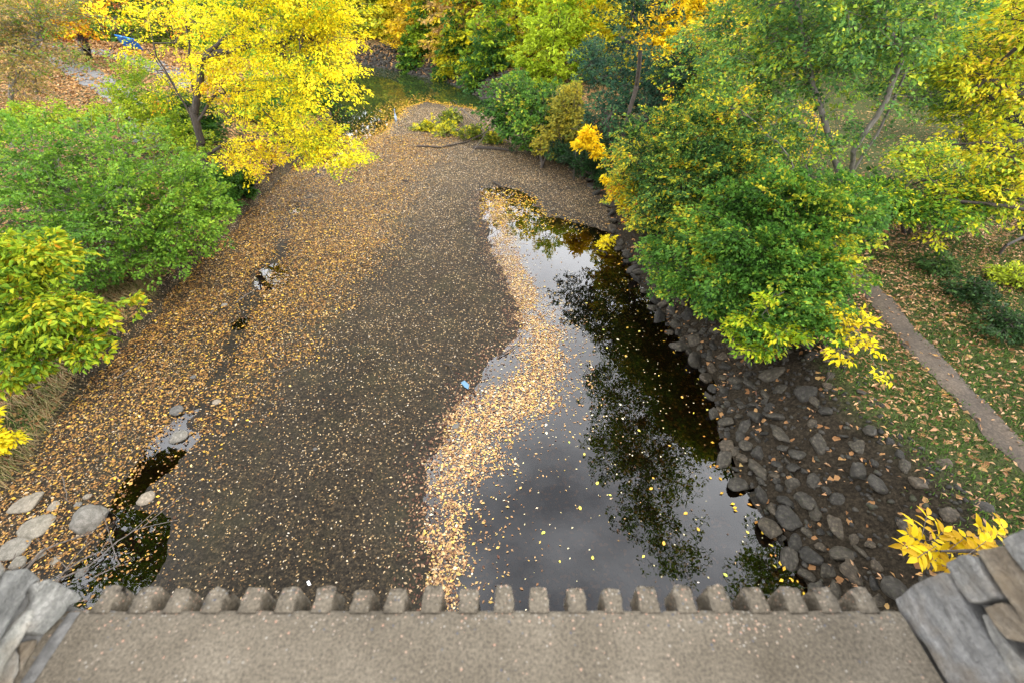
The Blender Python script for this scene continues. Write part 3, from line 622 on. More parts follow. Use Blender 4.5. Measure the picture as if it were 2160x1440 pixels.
tree('blue_green_thicket', 'dark blue green leafy thicket in the middle of the right bank', 'shrub',
     [S(B, (0,0,1.5), (.3,.3,3.4)), S(np.array(B)+(0,0,.2), (-1,.4,2.5)), S(np.array(B)+(0,0,.2), (1.2,.2,2.6))],
     [lob(1310,150,25,(2.1,1.8,1.8)), lob(1390,190,23,(2.0,1.6,1.6)), lob(1280,240,22.5,(1.3,1.2,1.4)), lob(1350,260,21,(1.5,1.2,1.1)), lob(1250,130,27,(1.4,1.2,1.4)), lz(1290,300,1.9,(1.1,1.0,.9),1.1), lz(1250,310,1.5,(.8,.8,.6)), lob(1450,150,22,(1.6,1.5,1.5)), ((4.6,20.5,7.2),(1.7,1.6,1.7),.9), ((4.2,24,8.5),(2,2,2),.8)], 800, 38, .13, [(.006,.02,.012), (.012,.042,.022), BG, GG, (.09,.15,.06)], (.45,.24), r0=.1, sp_len=.6)
B = gnd(1255, 365, 1.0)
tree('dark_waterside_bush', 'very dark green bush filling the bank under the golden sapling', 'shrub',
     [S(B, (0,0,.8)), S(np.array(B)+(0,0,.1), (.6,-.4,.6))], [lz(1250,335,1.3,(1.1,.9,.7)), lz(1215,320,1.2,(.9,.8,.6)), lz(1290,370,1.3,(.8,.7,.55)), lz(1180,315,1.1,(.7,.6,.5))], 300, 36, .10, [(.01,.03,.01), DG, (.03,.08,.02), G], (.4,.25), r0=.04, sp_len=.5, zmin=.1)
B = gnd(1262, 350, 1.0)
tree('golden_ash_sapling', 'small bright golden sapling standing out before the dark thicket', 'sapling',
     [S(B, (0,0,.8), (-.3,-.1,1.5))], [lob(1243,285,19.5,(.42,.4,.45)), lob(1262,318,19.3,(.32,.3,.3)), lob(1225,300,19.5,(.35,.3,.2)), lz(1310,405,1.4,(.4,.35,.25)), lz(1290,380,1.5,(.35,.3,.2))], 84, 22, .17, [Y, (.85,.62,.015), (.80,.54,.012)], (.5,.3), r0=.018, sp_len=.45, q=1, lw=.36)
B = gnd(1330, 420, 1.2)
tree('berry_shrub', 'green shrub with red berries and yellowing outer leaves on the right bank', 'shrub',
     [S(B, (0,0,1.2), (.3,.2,2.5)), S(np.array(B)+(0,0,.2), (.9,-.5,2)), S(np.array(B)+(0,0,.2), (1.6,.2,2.6))],
     [lz(1400,300,3.6,(1.8,1.5,1.3)), lz(1340,390,2.0,(1.1,1,.9),1.2), lz(1450,380,3.2,(1.6,1.4,1.2)), lz(1400,460,2.0,(1.1,1,.8),1.1), lz(1510,290,4.2,(1.8,1.6,1.4)), lz(1550,400,3.2,(1.4,1.2,1.1)), lz(1320,330,2.5,(.9,.9,.7)), lz(1470,470,2.4,(1.1,1,.8)), lz(1340,460,1.2,(.6,.6,.4),.9)], 1150, 42, .10, [DG, (.04,.11,.025), (.09,.19,.04), (.20,.33,.05), (.62,.55,.03), GY, (.50,.14,.04)], (.45,.30), r0=.08, sp_len=.55, jit=.17)
B = gnd(1290, 505, .6)
tree('low_yellow_ash', 'low spreading clear yellow sprig reaching over the dark pool edge', 'sapling',
     [S(B, (-.1,0,.3), (-.35,-.1,.5))], [lob(1275,503,15,(.55,.3,.14)), lob(1330,420,16.2,(.6,.4,.35)), lob(1350,395,16.2,(.5,.4,.25))], 52, 20, .15, [YG, Y, Y, GY], (.55,.2), r0=.02, sp_len=.42, q=1, lw=.36)
B = gnd(1660, 610, 1.2)
tree('rounded_green_shrub', 'broad fresh green shrub overhanging the stone bank between pool and path', 'shrub',
     [S(B, (0,0,1.2), (.3,.2,2.3)), S(np.array(B)+(0,0,.2), (-.9,-.2,1.6)), S(np.array(B)+(0,0,.2), (.9,.3,2)), S(np.array(B)+(0,0,.2), (-.2,-.8,1))],
     [lz(1590,440,3.2,(1.5,1.3,1.1)), lz(1720,460,3.3,(1.5,1.3,1.1)), lz(1650,550,2.8,(1.4,1.1,.9),1.2), lz(1560,590,2.3,(1.1,.9,.75),1.2), lz(1440,590,1.5,(.75,.7,.5),1.3), lz(1700,640,2.5,(1.0,.8,.6),1.3), lz(1620,680,2.0,(.85,.7,.5),1.3), lz(1765,575,2.8,(.8,.8,.6)), lz(1395,530,1.7,(.8,.7,.55)), lz(1490,500,2.6,(1.1,1,.9)), lz(1830,455,3.1,(.9,.9,.55)), lz(1740,690,2.3,(.5,.45,.3),.8), lz(1500,640,1.6,(.6,.5,.35),1.1), lz(1640,390,4.0,(1.0,.9,.6)), lz(1540,500,3.2,(.7,.6,.4),.9), lz(1390,600,1.3,(.4,.35,.25),.8)],
     1500, 40, .09, [DG, (.03,.085,.014), (.055,.14,.02), (.08,.20,.025), (.16,.30,.035), (.5,.48,.03), (.6,.45,.03)], (.46,.27), r0=.08, sp_len=.5, jit=.1, lw=.62)
B = gnd(1640, 745, 1.0)
tree('yellow_lime_sapling', 'lime and yellow leaved sapling just above the dark bank stones', 'sapling',
     [S(B, (-.05,.1,.4), (-.2,.0,.9)), S(np.array(B)+(0,0,.3), (-.5,-.1,.35)), S(np.array(B)+(0,0,.3), (.3,-.1,.5))],
     [lz(1580,670,2.1,(.45,.35,.15)), lz(1545,690,1.9,(.25,.25,.12)), lz(1650,690,2.2,(.6,.35,.18)), lz(1610,735,1.7,(.6,.3,.14)), lz(1690,700,2.2,(.35,.3,.15),.8), lz(1620,625,2.7,(.25,.25,.15),.7), lz(1560,705,1.6,(.4,.3,.15))], 170, 15, .105, [(.08,.2,.02), (.26,.40,.02), (.42,.48,.02), (.6,.5,.02), (.62,.42,.03)], (.5,.28), bark=M_bark_grey, r0=.022, sp_len=.42, q=1, lw=.45)
B = gnd(1760, 740, 1.5)
tree('thin_yellow_sapling', 'thin sapling with a few yellow leaves between green shrub and grass', 'sapling',
     [S(B, (.1,0,.4), (.4,.2,.8)), S(np.array(B)+(0,0,.3), (.5,-.5,.35))],
     [lz(1780,685,2.4,(.35,.3,.12)), lz(1825,720,2.4,(.4,.3,.1)), lz(1760,650,2.6,(.3,.3,.12)), lz(1820,660,2.6,(.3,.3,.12)), lz(1865,790,2.2,(.25,.2,.06)), lz(1770,745,2.2,(.3,.25,.1))], 60, 8, .105, [(.16,.26,.02), (.5,.45,.02), Y, GY], (.5,.25), bark=M_bark_grey, r0=.015, sp_len=.4, q=1, tip=.005)
B = gnd(1735, 815, 1.2)
tree('red_leaf_seedling', 'little seedling with red leaves at the top of the stones', 'sapling', [S(B, (0,0,.3))], [lob(1725,775,8.4,(.18,.15,.1)), lob(1745,790,8.3,(.15,.12,.08))], 9, 10, .12, [(.4,.08,.04), (.5,.14,.08)], (.5,.3), r0=.012, sp_len=.22, q=1, lw=.6)
B = gnd(1745, 470, 1.9)
tree('grey_stem_tree', 'tall multi-stemmed tree with grey green leaves leaning right above the path', 'tree',
     [[B]+stemp((1790,375,13.5),(1850,285,13.6),(1905,165,13.7),(1960,70,13.8),(2010,-30,14)), stemp((1790,375,13.5),(1800,320,13.2),(1870,210,13.2),(1905,120,13.2),(1870,60,13)), stemp((1780,400,13.5),(1735,240,13.6),(1700,120,14),(1680,0,14)), stemp((1745,460,13.4),(1700,350,13.2),(1740,210,13.4),(1800,90,13.4)), stemp((1790,375,13.5),(1850,385,13),(1900,400,13)), stemp((1690,370,13.2),(1640,300,13),(1560,230,13)), stemp((2010,-30,14),(2060,-160,14.4)), stemp((1680,0,14),(1640,-160,14)), stemp((1870,60,13),(1800,-100,12.5),(1720,-260,12))],
     [lob(1600,200,14.5,(1.9,1.7,1.4)), lob(1730,110,14,(1.9,1.7,1.5)), lob(1650,320,13.8,(1.5,1.3,1.0)), lob(1560,310,14.5,(1.2,1.2,.8)), lob(1840,40,13,(1.7,1.7,1.3)), lob(1960,50,13.5,(1.5,1.5,1.1)), lob(1540,100,16,(2,1.8,1.5)), lob(1740,400,13,(1.3,1.2,.7)), lob(1850,220,13.5,(1.2,1.2,.8),.5), lob(1780,300,13.2,(1.0,1,.5),.6), lob(1920,300,13,(.9,.9,.4),.4), lob(1640,30,15,(2,1.8,1.8)), lob(1700,-170,13.5,(2.6,2.6,1.7),.9), lob(1950,-160,13.5,(2.4,2.2,1.6),.7), lob(1880,440,12.6,(1.0,1,.35),.8), ((4.7,16,8.3),(1.5,2.0,1.5),.9), ((4.6,12.6,9.2),(1.6,1.7,1.5),.9), ((5.6,10,9.8),(1.6,1.6,1.5),.8), ((6.6,8.6,10),(1.5,1.5,1.4),.6), ((6.6,12,9.5),(2,2,1.6),.8), ((5.2,14.5,9.5),(1.6,1.8,1.6),.7), lob(1880,130,15.5,(1.6,1.3,1.1),.8), lob(1980,200,14.5,(1.1,1.1,.9),.6)],
     2000, 34, .10, [(.035,.09,.025), (.07,.17,.045), (.12,.25,.055), (.22,.37,.06), YG, (.5,.44,.04), (.55,.36,.06)], (.42,.23), bark=M_bark_grey, r0=.12, sp_len=.65, tip=.007, jit=.16, lw=.6, droop=.3)
B = gnd(2330, 560, 1.9)
tree('corner_yellow_tree', 'yellow leaved tree reaching in from the right edge over dark undergrowth', 'tree',
     [[B, np.array(B)+(0,.2,3)]+stemp((2260,150,13),(2230,0,13)), [np.array(B)+(0,.2,2.4)]+stemp((2180,330,12.5),(2080,300,12.5)), [np.array(B)+(0,.2,3)]+stemp((2150,200,13),(2050,150,13.5)), [np.array(B)+(0,.2,1.6)]+stemp((2200,450,11),(2080,430,11.5),(1980,420,12))],
     [lob(2100,190,13.5,(1.5,1.4,1.0)), lob(2130,320,12.5,(1.2,1.2,.7)), lob(2010,390,12.4,(.9,1,.3)), lob(2090,100,15,(1.6,1.5,1)), lob(2040,250,13.2,(.9,1,.5)), lob(2150,440,11.4,(.8,.9,.3)), lob(1990,440,11.8,(.7,.8,.2),.8), lob(1960,500,11,(.5,.5,.12),.7), lob(2200,30,14,(2,2,1.6)), lob(1930,330,12.8,(.8,.8,.3),.6), lob(2000,150,13.8,(.9,1,.5)), lob(2130,380,12,(1,1,.5))], 640, 30, .105, [(.04,.09,.02), (.12,.2,.02), YG, (.50,.48,.02), Y, (.62,.40,.05)], (.48,.30), r0=.14, sp_len=.65, q=1, tip=.007, jit=.16)
B = gnd(2120, 340, 2)
tree('dark_spruce', 'dark spruce boughs behind the yellow tree at the right edge', 'tree',
     [S(B, (0,0,5))], [lob(2110,150,21,(2,1.8,1.4)), lob(2060,110,22,(1.8,1.6,.8)), lob(2000,200,20,(1.6,1.4,.45)), lob(2140,260,20,(2.0,1.6,1.6)), lob(2160,380,18.5,(1.8,1.4,1.2))], 420, 60, .12, [(.006,.014,.006), (.012,.028,.012), (.03,.045,.02)], (.4,.3), r0=.12, sp_len=.8, lw=.14, droop=.5)
B = gnd(2120, 520, 2)
tree('dark_undergrowth', 'dark leafy undergrowth at the right edge beyond the dirt path', 'shrub',
     [S(B, (0,0,.8)), S(np.array(B)+(0,0,.1), (-.9,0,.5))], [lob(2110,400,15.5,(1.6,1.5,1.0)), lob(2060,470,14,(1.3,1.2,.5)), lob(2170,500,12.5,(1.2,1.2,.7)), lob(2000,390,16,(1.2,1.1,.6))], 330, 36, .10, [DG, (.015,.035,.012), (.03,.06,.02), OL], (.4,.25), r0=.04, sp_len=.5)
for i, (px, py, r, lab) in enumerate(((2060,575,.6,'low dark green plant on the leafy slope right of the path'), (2130,640,.75,'low dark green plant nearest the right edge'), (2150,550,.6,'sparse yellowish plant at the right edge'), (1990,520,.55,'smallest low plant close to the dirt path'))):
    B = gnd(px, py+25, 2)
    tree('low_plant', lab, 'plant', [S(B, (0,0,.3))], [((B[0], B[1], B[2]+.25), (r, r, .3), 1)], int(150*r), 22, .08, [DG, (.03,.07,.02), (.07,.14,.03), OL] if i != 2 else [OL, YG, Y], (.4,.2), r0=.012, sp_len=.3, zmin=.05)
B = gnd(1610, 420, 1.8)
tree('mixed_back_shrub', 'green and yellow shrub behind the berry shrub under the grey stemmed tree', 'shrub',
     [S(B, (0,0,1.6), (.2,.3,3))], [lob(1530,230,19.5,(2.0,1.7,1.5)), lob(1480,120,22,(2.2,1.8,1.7)), lob(1600,330,17,(1.6,1.3,1.1)), lob(1460,230,21,(1.5,1.4,1.3)), lob(1680,270,19,(1.8,1.6,1.0),.7)], 560, 36, .12, [DG, G, (.09,.2,.03), (.25,.36,.03), Y, GY, (.5,.16,.03)], (.5,.28), r0=.07, sp_len=.6, jit=.16)
B = gnd(1930, 470, 2)
tree('green_gold_shrub', 'loose green and gold shrub behind the dirt path left of the yellow corner tree', 'shrub',
     [S(B, (0,0,1.2)), S(np.array(B)+(0,0,.2), (-1,0,1))], [lz(1900,420,2.9,(1.2,1,.5)), lz(1990,450,2.8,(1.2,1,.45)), lz(2060,410,3.0,(1.3,1.1,.6)), lz(1830,400,3.2,(1,1,.5)), lz(1960,330,3.0,(1.6,1.3,.6),.8)], 420, 30, .11, [DG, G, LG, YG, Y, GY], (.48,.28), r0=.05, sp_len=.6, jit=.16)
# low shade plants on the left bank under the big tree and upstream
for i, (px, py, Yd, r, cols, lab) in enumerate(((500,395,17,1.0,[DG,G,(.06,.14,.02)],'dark green bush at the foot of the yellow tree'), (545,385,18.5,.75,[DG,G,LG],'small green bush where the yellow tree meets the leafy bed'), (640,190,32,1.8,[DG,G,LG],'green bush behind the yellow boughs'), (712,160,38,2.0,[DG,GG,G],'dark green bush at the far left waterside'), (560,230,27,2.0,[G,LG,YG],'pale bush behind the yellow boughs, leftmost there'), (430,330,22,1.6,[DG,G,YG],'dark bush behind the yellow tree trunk'))):
    c = pt(px, py, Yd); gz = float(height(c[0], c[1])); dl, dr = bank_d(c[0], c[1])
    if dl < .3: c[0] -= (.5-dl)
    gz = float(height(c[0], c[1])); B = (c[0], c[1], gz); cz = max(gz+.5*r, c[2])
    tree('bank_bush', lab, 'shrub', [S(B, (0,0,.8))], [((c[0], c[1], cz), (r, r, r*.75), 1), ((c[0]+.5*r, c[1]-.4*r, cz-.3*r), (r*.6, r*.6, r*.4), 1)], int(110*r+60), 34, .07+.0035*Yd, cols, (.42,.25), r0=.03, sp_len=.35+.15*r, zmin=.1)
# fallen branch
B = at(1040, 305, .2)
tree('fallen_bough', 'fallen leafy bough lying across the gravel bar near the bend', 'fallen branch',
     [[(1.2,25.9,.3)]+stemp((1010,292,28),(950,270,29.5),(900,262,30.5)), stemp((1010,290,28),(960,310,27),(880,315,26.8)), stemp((1030,285,27.5),(990,245,30),(955,212,33)), stemp((985,275,28.5),(965,245,31),(950,215,33.5))],
     [lob(900,272,29.5,(1.0,.8,.35)), lob(945,285,28.6,(1.0,.9,.5)), lob(1000,290,27.8,(1.0,.8,.5)), lob(950,245,31,(.7,.8,.5)), lob(1040,300,26.8,(.8,.6,.35)), lob(990,310,26.8,(.8,.5,.25))], 300, 34, .15, [(.05,.08,.02), OL, (.12,.19,.03), (.45,.42,.03), Y], (.5,.28), bark=M_stick, r0=.07, sp_len=.6, zmin=.02, tip=.014)

# ash by the bridge with compound yellow leaves, each leaflet its own part
root = empty('bridge_side_ash', (4.6, .95, float(height(4.6, .95))), 'clear yellow ash spray showing past the right stone pier of the bridge', 'tree')
rb = np.array(root.location)
nodes = [rb-np.array((0,0,.3))]; par = [-1]
for q_ in [rb+np.array((0,0,1.6)), rb+np.array((-.1,0,3.0)), np.array((4.1,1.1,4.55)), np.array((3.5,1.35,4.85)), np.array((3.1,1.42,5.0)), np.array((2.8,1.4,5.04))]:
    a = nodes[-1]
    for j in range(1, 5): nodes.append(a+(q_-a)*j/4); par.append(len(nodes)-2)
V, F = tubes(np.array(nodes), np.array(par), np.linspace(.07, .006, len(nodes)), 7)
obj('trunk', npmesh('trunk', V, F, M_bark, True), root)
g = np.random.default_rng(12)
lv = [np.array([(0,0,0),(.25,.19,.03),(.55,.2,.03),(.8,.1,.0),(1,0,-.06),(.8,-.1,0),(.55,-.2,.03),(.25,-.19,.03),(.5,0,-.01)]), ]
leafF = [(0,1,8),(1,2,8),(2,3,8),(3,4,8),(4,5,8),(5,6,8),(6,7,8),(7,0,8)]
me_leaflets = []
for k in range(3):
    c = np.array([(.64,.45,.01),(.72,.53,.012),(.48,.29,.012)][k]); v = lv[0].copy(); v[:, 2] *= (1+k*.8)
    me_leaflets.append(npmesh('leaflet', v, np.array(leafF), M_leaf, False, col=np.tile(c, (9, 1))))
rv = []; rp = []
spots = [((1955,1085),(1945,1130)),((1925,1100),(1960,1135)),((1905,1150),(1960,1150)),((1935,1175),(1975,1150)),((1990,1120),(1960,1150)),((2010,1175),(1970,1150)),((2040,1130),(2000,1160)),((2080,1140),(2040,1170)),((2105,1125),(2060,1165)),((2060,1165),(2020,1180)),((1985,1190),(2020,1200)),((2000,1140),(2040,1160)),((2030,1155),(2070,1175)),((1915,1125),(1955,1150)),((1945,1165),(1990,1160)),((2085,1120),(2100,1150)),((2065,1110),(2090,1140)),((2100,1150),(2130,1160)),((2020,1130),(2060,1150)),((2045,1185),(2010,1190)),((1925,1135),(1970,1140)),((1950,1180),(2000,1175)),((2110,1100),(2130,1140)),((1970,1160),(2010,1165))]
for (tp, bp) in spots:
    tt = 2.95+.25*g.random(); A = np.array((0,0,H))+ray(*bp)*tt; T_ = np.array((0,0,H))+ray(*tp)*(tt+g.uniform(-.12,.12)); ax = T_-A; L_ = np.linalg.norm(ax); ax /= L_
    nrm = unit(np.array((g.normal()*.3, -.3+g.normal()*.3, 1.))); sdv = unit(np.cross(ax, nrm)); 
    i0 = len(rv); rv += [A, T_]; rp += [-1, i0]
    for j in range(7):
        f = [.4,.4,.68,.68,.92,.92,1.][j]; s_ = [1,-1,1,-1,1,-1,0][j]
        d = unit(ax*(.55 if s_ else 1)+sdv*s_*.85+g.normal(0, .12, 3)+(0,0,-.15)); n2 = unit(nrm+g.normal(0, .25, 3)); s2 = unit(np.cross(n2, d)); n2 = np.cross(d, s2)
        o = bpy.data.objects.new('leaflet', me_leaflets[int(g.integers(3))]); COL.objects.link(o); o.parent = root
        ln = .085*(.65+.6*g.random()); m4 = Matrix(((d[0]*ln, s2[0]*ln, n2[0]*ln, (A+ax*L_*f)[0]), (d[1]*ln, s2[1]*ln, n2[1]*ln, (A+ax*L_*f)[1]), (d[2]*ln, s2[2]*ln, n2[2]*ln, (A+ax*L_*f)[2]), (0,0,0,1)))
        o.matrix_parent_inverse = Matrix.Translation(root.location).inverted(); o.matrix_basis = m4
V, F = tubes(np.array(rv), np.array(rp), np.full(len(rv), .0018), 4)
obj('leaf_stalks', npmesh('leaf_stalks', V, F, M_stick, True), root)

tree('riverside_tree', 'tall tree left of the picture that darkens the stream by the left pier', 'tree', [[(-15,8.5,1.6),(-15,8.5,5),(-14.6,8.4,9),(-14.4,8.3,12)]],
     [((-14.6,8.6,9.5),(3,3,2.2),1), ((-14,7,12),(2.6,2.6,2),1), ((-15,10.5,11.5),(2.6,2.6,2.2),1)], 420, 34, .15, [G, LG, YG], (.5,.25), r0=.16, sp_len=.9, tip=.012)
tree('riverside_tree', 'thin crowned tall tree right of the picture above the stone bank', 'tree', [[(12,8,1.9),(11.8,8.1,6),(11,8,9),(10.4,8,12)]],
     [((10.8,8,10.6),(2.4,2.4,1.8),1), ((9.6,6.4,11.5),(1.7,1.7,1.5),.8)], 240, 26, .13, [G, LG, YG], (.5,.25), r0=.13, sp_len=.9, tip=.012)

# ------------------------------------------------------------------ rocks
def rock_mesh(name, seed, m, flat=.7, cuts=9, sub=3, rough=.05):
    g = np.random.default_rng(seed); bm = bmesh.new(); bmesh.ops.create_icosphere(bm, subdivisions=sub, radius=1)
    V = np.array([v.co[:] for v in bm.verts]); 
    for k in range(cuts):
        n = unit(g.normal(size=3)); d = g.uniform(.62, .92); s = V@n; V = V-np.maximum(s-d, 0)[:, None]*n*.9
    for k in range(3):
        w = g.normal(size=3)*3*(k+1); V = V*(1+rough/(k+1)*np.sin(V@w+g.random()*6))[:, None]
    V *= (1, .75+.2*g.random(), flat)
    for v, c in zip(bm.verts, V): v.co = c
    me = bpy.data.meshes.new(name); bm.to_mesh(me); bm.free(); me.polygons.foreach_set('use_smooth', [True]*len(me.polygons)); me.materials.append(m); return me
rocks = [rock_mesh('stone', s, M_rock, flat=.5+.2*((s*37) % 10)/10, cuts=18, sub=3, rough=.07) for s in range(10)]
rip = bpy.data.objects.new('stone_revetment', None)
bankroot = [o for o in COL.objects if o.name == 'right_bank_ground'][0]
g = np.random.default_rng(21); placed = []
def try_stone(x, y, r, embed, tight=.86):
    for (a, b, c) in placed:
        if (a-x)**2+(b-y)**2 < ((c+r)*tight)**2: return False
    placed.append((x, y, r)); z = float(height(x, y))+r*embed
    o = bpy.data.objects.new('stone', rocks[int(g.integers(len(rocks)))]); COL.objects.link(o); o.parent = bankroot
    o.location = (x, y, z); o.rotation_euler = (g.normal()*.3, -.35+g.normal()*.3, g.uniform(0, 6.3)); q_ = g.uniform(.8, 1.3); o.scale = (r*1.1*q_, r*1.1/q_**.5, r*(.7+.3*g.random())); return True
for y in np.arange(1.5, 24, .30):          # the row standing in the water
    r = g.uniform(.16, .27); try_stone(float(xr(y))+g.uniform(-.12,.12)+.08, y, r, .25, .8)
for k in range(2600):
    y = g.uniform(1.2, 13); d = g.random()**1.1*.95; try_stone(float(xr(y))+.1+d, y, g.uniform(.08, .23), .1-.3*min(d, .7), .70)
for k in range(5200):
    if k == 0: placed_limit = len(placed)
    y = g.uniform(1.2, 15); d = .8+g.random()**1.2*1.8; r = (g.uniform(.10, .27) if d < 1.5 else g.uniform(.08, .2))
    if d > 1.2 and g.random() < .4: continue
    if len(placed) > placed_limit+120: break
    try_stone(float(xr(y))+.12+d, y, r, .05 if d < 1 else g.uniform(-.25,.0), .76)
far_rocks = 0
for k in range(900):
    y = g.uniform(32.5, 53); d = g.random()**1.2*1.5; r = g.uniform(.16, .34); dx = (xr(y+.5)-xr(y-.5)); s = math.sqrt(1+dx*dx)
    if try_stone(float(xr(y))+d*s*.9+.05, y, r, .25, .75): far_rocks += 1
    if far_rocks > 48: break
# far small rock rubble as one part
def rubble(name, pts, rs, m, parent, kind='stuff', seed=0):
    g = np.random.default_rng(seed); bm = bmesh.new(); bmesh.ops.create_icosphere(bm, subdivisions=1, radius=1)
    bv = np.array([v.co[:] for v in bm.verts]); bf = np.array([[v.index for v in f.verts] for f in bm.faces]); bm.free()
    n = len(pts); sc3 = rs[:, None]*g.uniform(.6, 1.2, (n, 3))*(1, 1, .6); a = g.uniform(0, 6.3, n); c, s = np.cos(a), np.sin(a)
    v = bv[None]*(1+.22*g.normal(size=(n, len(bv), 1)).clip(-1.4, 1.4))*sc3[:, None]; x = v[..., 0]*c[:, None]-v[..., 1]*s[:, None]; y = v[..., 0]*s[:, None]+v[..., 1]*c[:, None]
    V = np.stack([x, y, v[..., 2]], -1)+pts[:, None]; F = (np.arange(n)[:, None, None]*len(bv)+bf[None]).reshape(-1, 3)
    return obj(name, npmesh(name, V.reshape(-1, 3), F, m, False), parent, kind=kind)
n = 1500; y = g.uniform(30, 58, n); dx = (xr(y+.5)-xr(y-.5)); x = xr(y)+g.random(n)**1.3*2.2*np.sqrt(1+dx*dx)-.1; P = np.stack([x, y, height(x, y)+.05], 1)
rubble('far_bank_rubble', P, g.uniform(.08, .26, n), M_rock, bankroot, seed=5)
n = 1500; y = g.uniform(1, 16, n); x = xr(y)+g.random(n)*2.6; P = np.stack([x, y, height(x, y)], 1)
rubble('small_stones', P, g.uniform(.02, .07, n), M_rock, bankroot, seed=6)

# loose boulders on the bed : each a thing
bould = [rock_mesh('boulder', 100+s, M_boulder, flat=.62, cuts=5, sub=3, rough=.03) for s in range(4)]
slabs = [rock_mesh('boulder', 140+s, M_boulder, flat=.32, cuts=9, sub=3, rough=.05) for s in range(3)]
angular = rock_mesh('boulder', 177, M_boulder, flat=.85, cuts=30, sub=3, rough=.14)
items = [ # px, py, half width px, kind, rot, label
 (371,915,22,0,.4,'largest smooth pale boulder standing in the leafy stream'), (369,862,15,1,1.2,'rounded grey boulder just upstream of the largest pale one'),
 (305,1047,19,2,.9,'speckled boulder in the dark stream below the two round ones'), (456,846,10,3,.2,'small reddish stone right of the rounded boulders'),
 (471,641,8,0,.5,'small pale stone far up the leafy bed near the green shrub'), (578,588,6,1,.5,'tiny white stone beside the upper dark puddle'),
 (406,792,7,2,.5,'small dark stone in the leaves above the rounded boulder'), (58,1062,36,4,.5,'flat grey slab farthest from the bridge at the left edge'),
 (72,1110,38,5,.5,'flat dark grey slab in the middle of the left slabs'), (24,1156,34,6,.4,'long rounded slab at the left edge next to the stone wall'),
 (34,1184,19,0,.1,'round stone just above the left stone wall'), (188,1094,46,7,.6,'big angular pale rock with a hollow beside the stream'),
 (110,1068,16,5,1.6,'thin tilted flake of stone right of the farthest slab'), (163,1063,8,1,.6,'small pale pebble between farthest slab and angular rock'),
 (183,1045,9,2,.3,'small grey stone above the angular rock'), (165,1201,14,3,.8,'pale wedge stone at the stream edge close to the bridge'),
 (110,1178,12,6,.2,'pale flat stone among the sticks'), (84,1166,14,4,1.3,'darker flat stone left among the sticks'), (664,945,5,3,0,'small pale stone alone on the dark gravel'),
 (960,893,9,1,.7,'dark snag of stone sticking out of the floating leaves'), (1070,567,4,1,.2,'tiny dark stone in the floating leaf band, farther up'), (1071,590,4,2,.2,'tiny dark stone in the floating leaf band, nearer')]
for px, py, hw, kind, rot, lab in items:
    p = at(px, py, .1); p[2] = float(height(p[0], p[1])); dep = (H-.1)*(1/abs(ray(px, py)[2])); r = hw*dep/FPX*.92
    me = bould[kind] if kind < 4 else slabs[kind-4] if kind < 7 else angular
    o = bpy.data.objects.new('boulder', me); COL.objects.link(o); o.location = (p[0], p[1], max(p[2], -.02)+r*(.14 if kind < 4 or kind == 7 else .05)); o.rotation_euler = (random.uniform(-.1,.1), random.uniform(-.1,.1), rot); o.scale = (r, r, r*.95)
    meta(o, lab, 'boulder')

# ------------------------------------------------------------------ sticks
def stick(pl, r, lab, m=M_stick, forks=0, z0=.05, cat='stick', name='stick'):
    P = []
    for i, q_ in enumerate(pl):
        z = q_[2] if len(q_) > 2 else z0; p = at(q_[0], q_[1], z); gz = float(height(p[0], p[1])); P.append(np.array((p[0], p[1], max(gz, 0)+z)))
    nodes = [P[0]]; par = [-1]; g = np.random.default_rng(len(lab))
    for q_ in P[1:]:
        a = nodes[-1]; L_ = np.linalg.norm(q_-a); k = max(2, int(L_/.12))
        for j in range(1, k+1): nodes.append(a+(q_-a)*j/k+g.normal(0, .012, 3)*(1, 1, .3)); par.append(len(nodes)-2)
    nm = len(nodes); rad = list(np.linspace(r, r*.4, nm))
    for f in range(forks):
        j = int(g.integers(nm//3, nm-1)); d = unit(nodes[j]-nodes[max(0, j-2)]); d2 = unit(d+np.array((g.normal(), g.normal(), .15))*.7); prev = j
        for s in range(1, 5): nodes.append(nodes[j]+d2*s*.1*(1+g.random())); par.append(prev); prev = len(nodes)-1; rad.append(r*.35)
    V, F = tubes(np.array(nodes), np.array(par), np.array(rad), 6)
    c = np.array(nodes).mean(0); o = obj(name, npmesh(name, V-c, F, m, True)); o.location = c; meta(o, lab, cat)
stick([(90,1235),(180,1195),(250,1140),(330,1092)], .016, 'longest pale stick crossing the dark stream beside the bridge', forks=3)
stick([(135,1008),(142,1035),(146,1056),(158,1062)], .012, 'pale crooked twig above the left slabs')
stick([(60,1200),(100,1160),(150,1140),(200,1125)], .022, 'thick dark stick lying below the angular rock', forks=2)
stick([(110,1240),(140,1200),(175,1160),(190,1130)], .012, 'thin stick leaning against the angular rock from the bridge side', forks=2)
stick([(200,1215),(250,1190),(240,1160),(225,1110)], .010, 'bent twig with dead leaves in the dark water', forks=2)
stick([(120,1215),(170,1180),(235,1150)], .014, 'dark stick among pale flat stones', forks=1)
stick([(40,1165),(28,1200)], .008, 'short twig resting against the round stone near the wall')
stick([(1050,752),(1072,740),(1095,722)], .015, 'dark stick pointing from the gravel to the floating leaves', M_bark)
stick([(938,771),(955,774),(968,781)], .02, 'short dark twig where gravel meets floating leaves', M_bark, forks=1)
stick([(960,835),(968,812),(975,795)], .012, 'thin dark twig beside the blue scrap', M_bark)
stick([(1040,386),(1060,395),(1072,402)], .035, 'black curved stick at the head of the pool', M_bark)
stick([(1060,410),(1075,418)], .03, 'short black stick just above the pool head', M_bark)
stick([(500,640),(525,620),(545,606)], .02, 'grey stick by the upper dark puddle', forks=1)
stick([(455,652),(440,670)], .012, 'tiny twig beside the small pale stone')
stick([(250,800),(290,775),(320,750)], .015, 'thin dry stem lying in leaves below the left bank')
